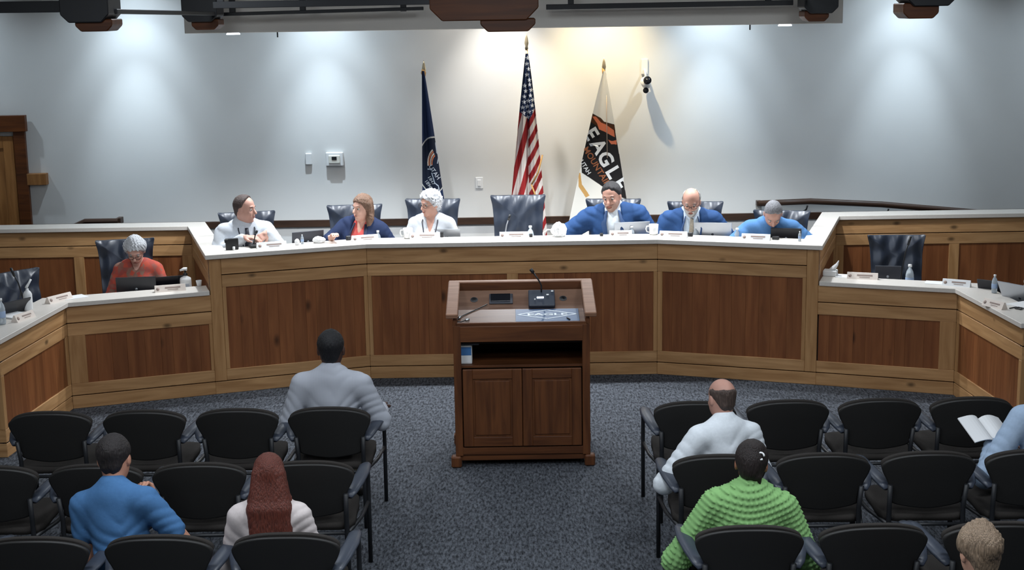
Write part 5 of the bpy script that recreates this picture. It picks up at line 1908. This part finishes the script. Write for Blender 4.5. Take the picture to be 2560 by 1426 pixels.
p7 = person('grey-haired woman in orange patterned top and glasses at the lower left desk', (-3.32, 12.64, 0.12), PI + R(4), 0.955, lean=8, head=(2, 34, 0),
            Rarm=((0.26, 0.14, 0.68), (0.16, 0.34, 0.76)), Larm=((-0.27, 0.14, 0.68), (-0.16, 0.34, 0.76)), neckl=0.12, hs=0.97, tuck=0.15,
            skin=(206, 158, 142), top=(206, 92, 66), topmat=PATT, hair=('messy', (184, 186, 190), 0.020), female=True, glasses=True, collar=False, vneck=0.10, wide=1.05)
# ---- in the public seats (facing the dais) --------------------------------
a1 = person('dark-haired man in pale striped shirt seen from behind, front row left of aisle', (-1.18, 9.08, 0), 0, 0.935, lean=-2, twist=-4, head=(0, 2, 0),
            Rarm=((0.325, 0.04, 0.68), (0.31, 0.30, 0.70)), Larm=((-0.31, 0.02, 0.68), (-0.29, 0.28, 0.70)),
            skin=(74, 50, 42), top=(176, 182, 194), topmat=STRIPE, pants=(150, 138, 118), hair=('short', (18, 18, 22), 0.006), fat=1.12, wide=1.16, hs=1.07, headfine=0.007, wr=0.0065)
a2 = person('balding man in white shirt seen from behind, middle row right of aisle', (1.205, 7.98, 0), R(6), 0.865, lean=6, side=4, twist=18, head=(18, 12, 4),
            Rarm=((0.30, 0.10, 0.66), (0.22, 0.34, 0.64)), Larm=((-0.40, 0.00, 0.66), (-0.30, 0.26, 0.62)),
            skin=(184, 138, 122), top=(222, 228, 234), pants=(30, 34, 46), hair=('crown', (74, 60, 54), 0.006), fat=1.1, wide=1.14, headfine=0.007, hs=1.05)
a3 = person('dark-haired man in blue polo leaning with hand at chin, rear row left', (-1.985, 6.86, 0), R(-8), 0.90, lean=10, side=-9, twist=-10, head=(4, 16, -4),
            Rarm=((0.38, 0.12, 0.66), (0.08, 0.32, 0.90)), Larm=((-0.25, 0.08, 0.64), (-0.10, 0.28, 0.66)), sleeve='short', handd=((-0.35, -0.05, 0.8), None),
            handn=((0.2, 0.9, 0), (0, 0, 1)), curl=(70, 35), hs=1.05,
            skin=(190, 136, 112), top=(70, 112, 158), pants=(150, 152, 150), hair=('short', (34, 28, 28), 0.010), wide=1.14, fat=1.05, wr=0.0065, headfine=0.007)
a4 = person('woman with long straight red-brown hair and pale blouse, rear row left of aisle', (-1.235, 6.86, 0), 0, 0.83, lean=4, head=(6, 6, 0),
            Rarm=((0.27, 0.08, 0.62), (0.14, 0.30, 0.62)), Larm=((-0.27, 0.08, 0.62), (-0.14, 0.30, 0.62)),
            skin=(216, 172, 156), top=(208, 198, 196), pants=(60, 58, 66), hair=('verylong', (92, 42, 30), 0.014), female=True, wide=1.2, fat=1.15, wr=0.0065, collar=False, headfine=0.007)
a5 = person('woman in bright green bobble-knit sweater with pinned-up dark hair, rear row right', (1.16, 6.88, 0), R(-4), 0.835, lean=8, side=3, head=(-6, 10, 3),
            Rarm=((0.38, 0.04, 0.62), (0.24, 0.28, 0.60)), Larm=((-0.42, 0.06, 0.60), (-0.24, 0.28, 0.60)),
            skin=(150, 100, 78), top=(128, 172, 110), pants=(40, 42, 52), hair=('updo', (30, 20, 18), 0.012), female=True, wide=1.36, fat=1.3, collar=True,
            pattern='popcorn', headfine=0.007, hs=1.1)
a6 = person('man in light blue shirt holding an open book at the right frame edge', (3.08, 7.98, 0), R(8), 0.92, lean=14, side=8, head=(10, 25, 0),
            Rarm=((0.30, 0.14, 0.66), (0.05, 0.36, 0.70)), Larm=((-0.36, 0.10, 0.60), (-0.19, 0.36, 0.74)), curl=(45, 45),
            skin=(206, 158, 138), top=(160, 180, 204), pants=(30, 36, 52), hair=('short', (110, 96, 84)), wide=1.1, headfine=0.007)
a7 = person('person with tousled grey-brown hair at the lower right corner', (1.99, 5.78, 0), R(4), 0.80, lean=4, head=(6, 8, 0), hs=1.17,
            skin=(206, 158, 134), top=(90, 96, 108), pants=(40, 42, 50), hair=('messy', (132, 112, 92), 0.017), headfine=0.007)

# hair clip of the woman in green
hc_ = thing('hair_clip', 'white ring-shaped clip in the dark pinned-up hair', 'hair clip', tuple(0 for _ in range(3)))
hc_.parent = a5['root']
del hc_['category']
tube('ring', [tuple(a5['hp'](0.045 + 0.018 * math.cos(a), -0.100 + 0.004 * math.sin(a), 0.06 + 0.018 * math.sin(a))) for a in np.linspace(0, 5.4, 14)], 0.005, M_WHITEP, hc_)
# open book held by the man at the right edge
bk = thing('open_book', 'open white booklet held by the man at the right frame edge', 'book', (2.84, 8.33, 0.74), R(12))
bk.rotation_euler = (R(28), R(6), R(20))
for s in (-1, 1):
    bm = bmesh.new()
    n = 8
    rows = []
    for k in range(n + 1):
        x = s * 0.15 * k / n
        z = 0.030 * math.sin(math.pi * (k / n) ** 0.7) + 0.010 * k / n
        rows.append([bm.verts.new((x, -0.105, z)), bm.verts.new((x, 0.105, z)), bm.verts.new((x, 0.105, z - 0.006)), bm.verts.new((x, -0.105, z - 0.006))])
    for k in range(n):
        for q in range(4):
            bm.faces.new((rows[k][q], rows[k][(q + 1) % 4], rows[k + 1][(q + 1) % 4], rows[k + 1][q]))
    bm.faces.new(rows[0])
    bm.faces.new(rows[-1][::-1])
    bmesh.ops.recalc_face_normals(bm, faces=bm.faces[:])
    from_bm('page', bm, M_PAPER, bk, smooth=False)
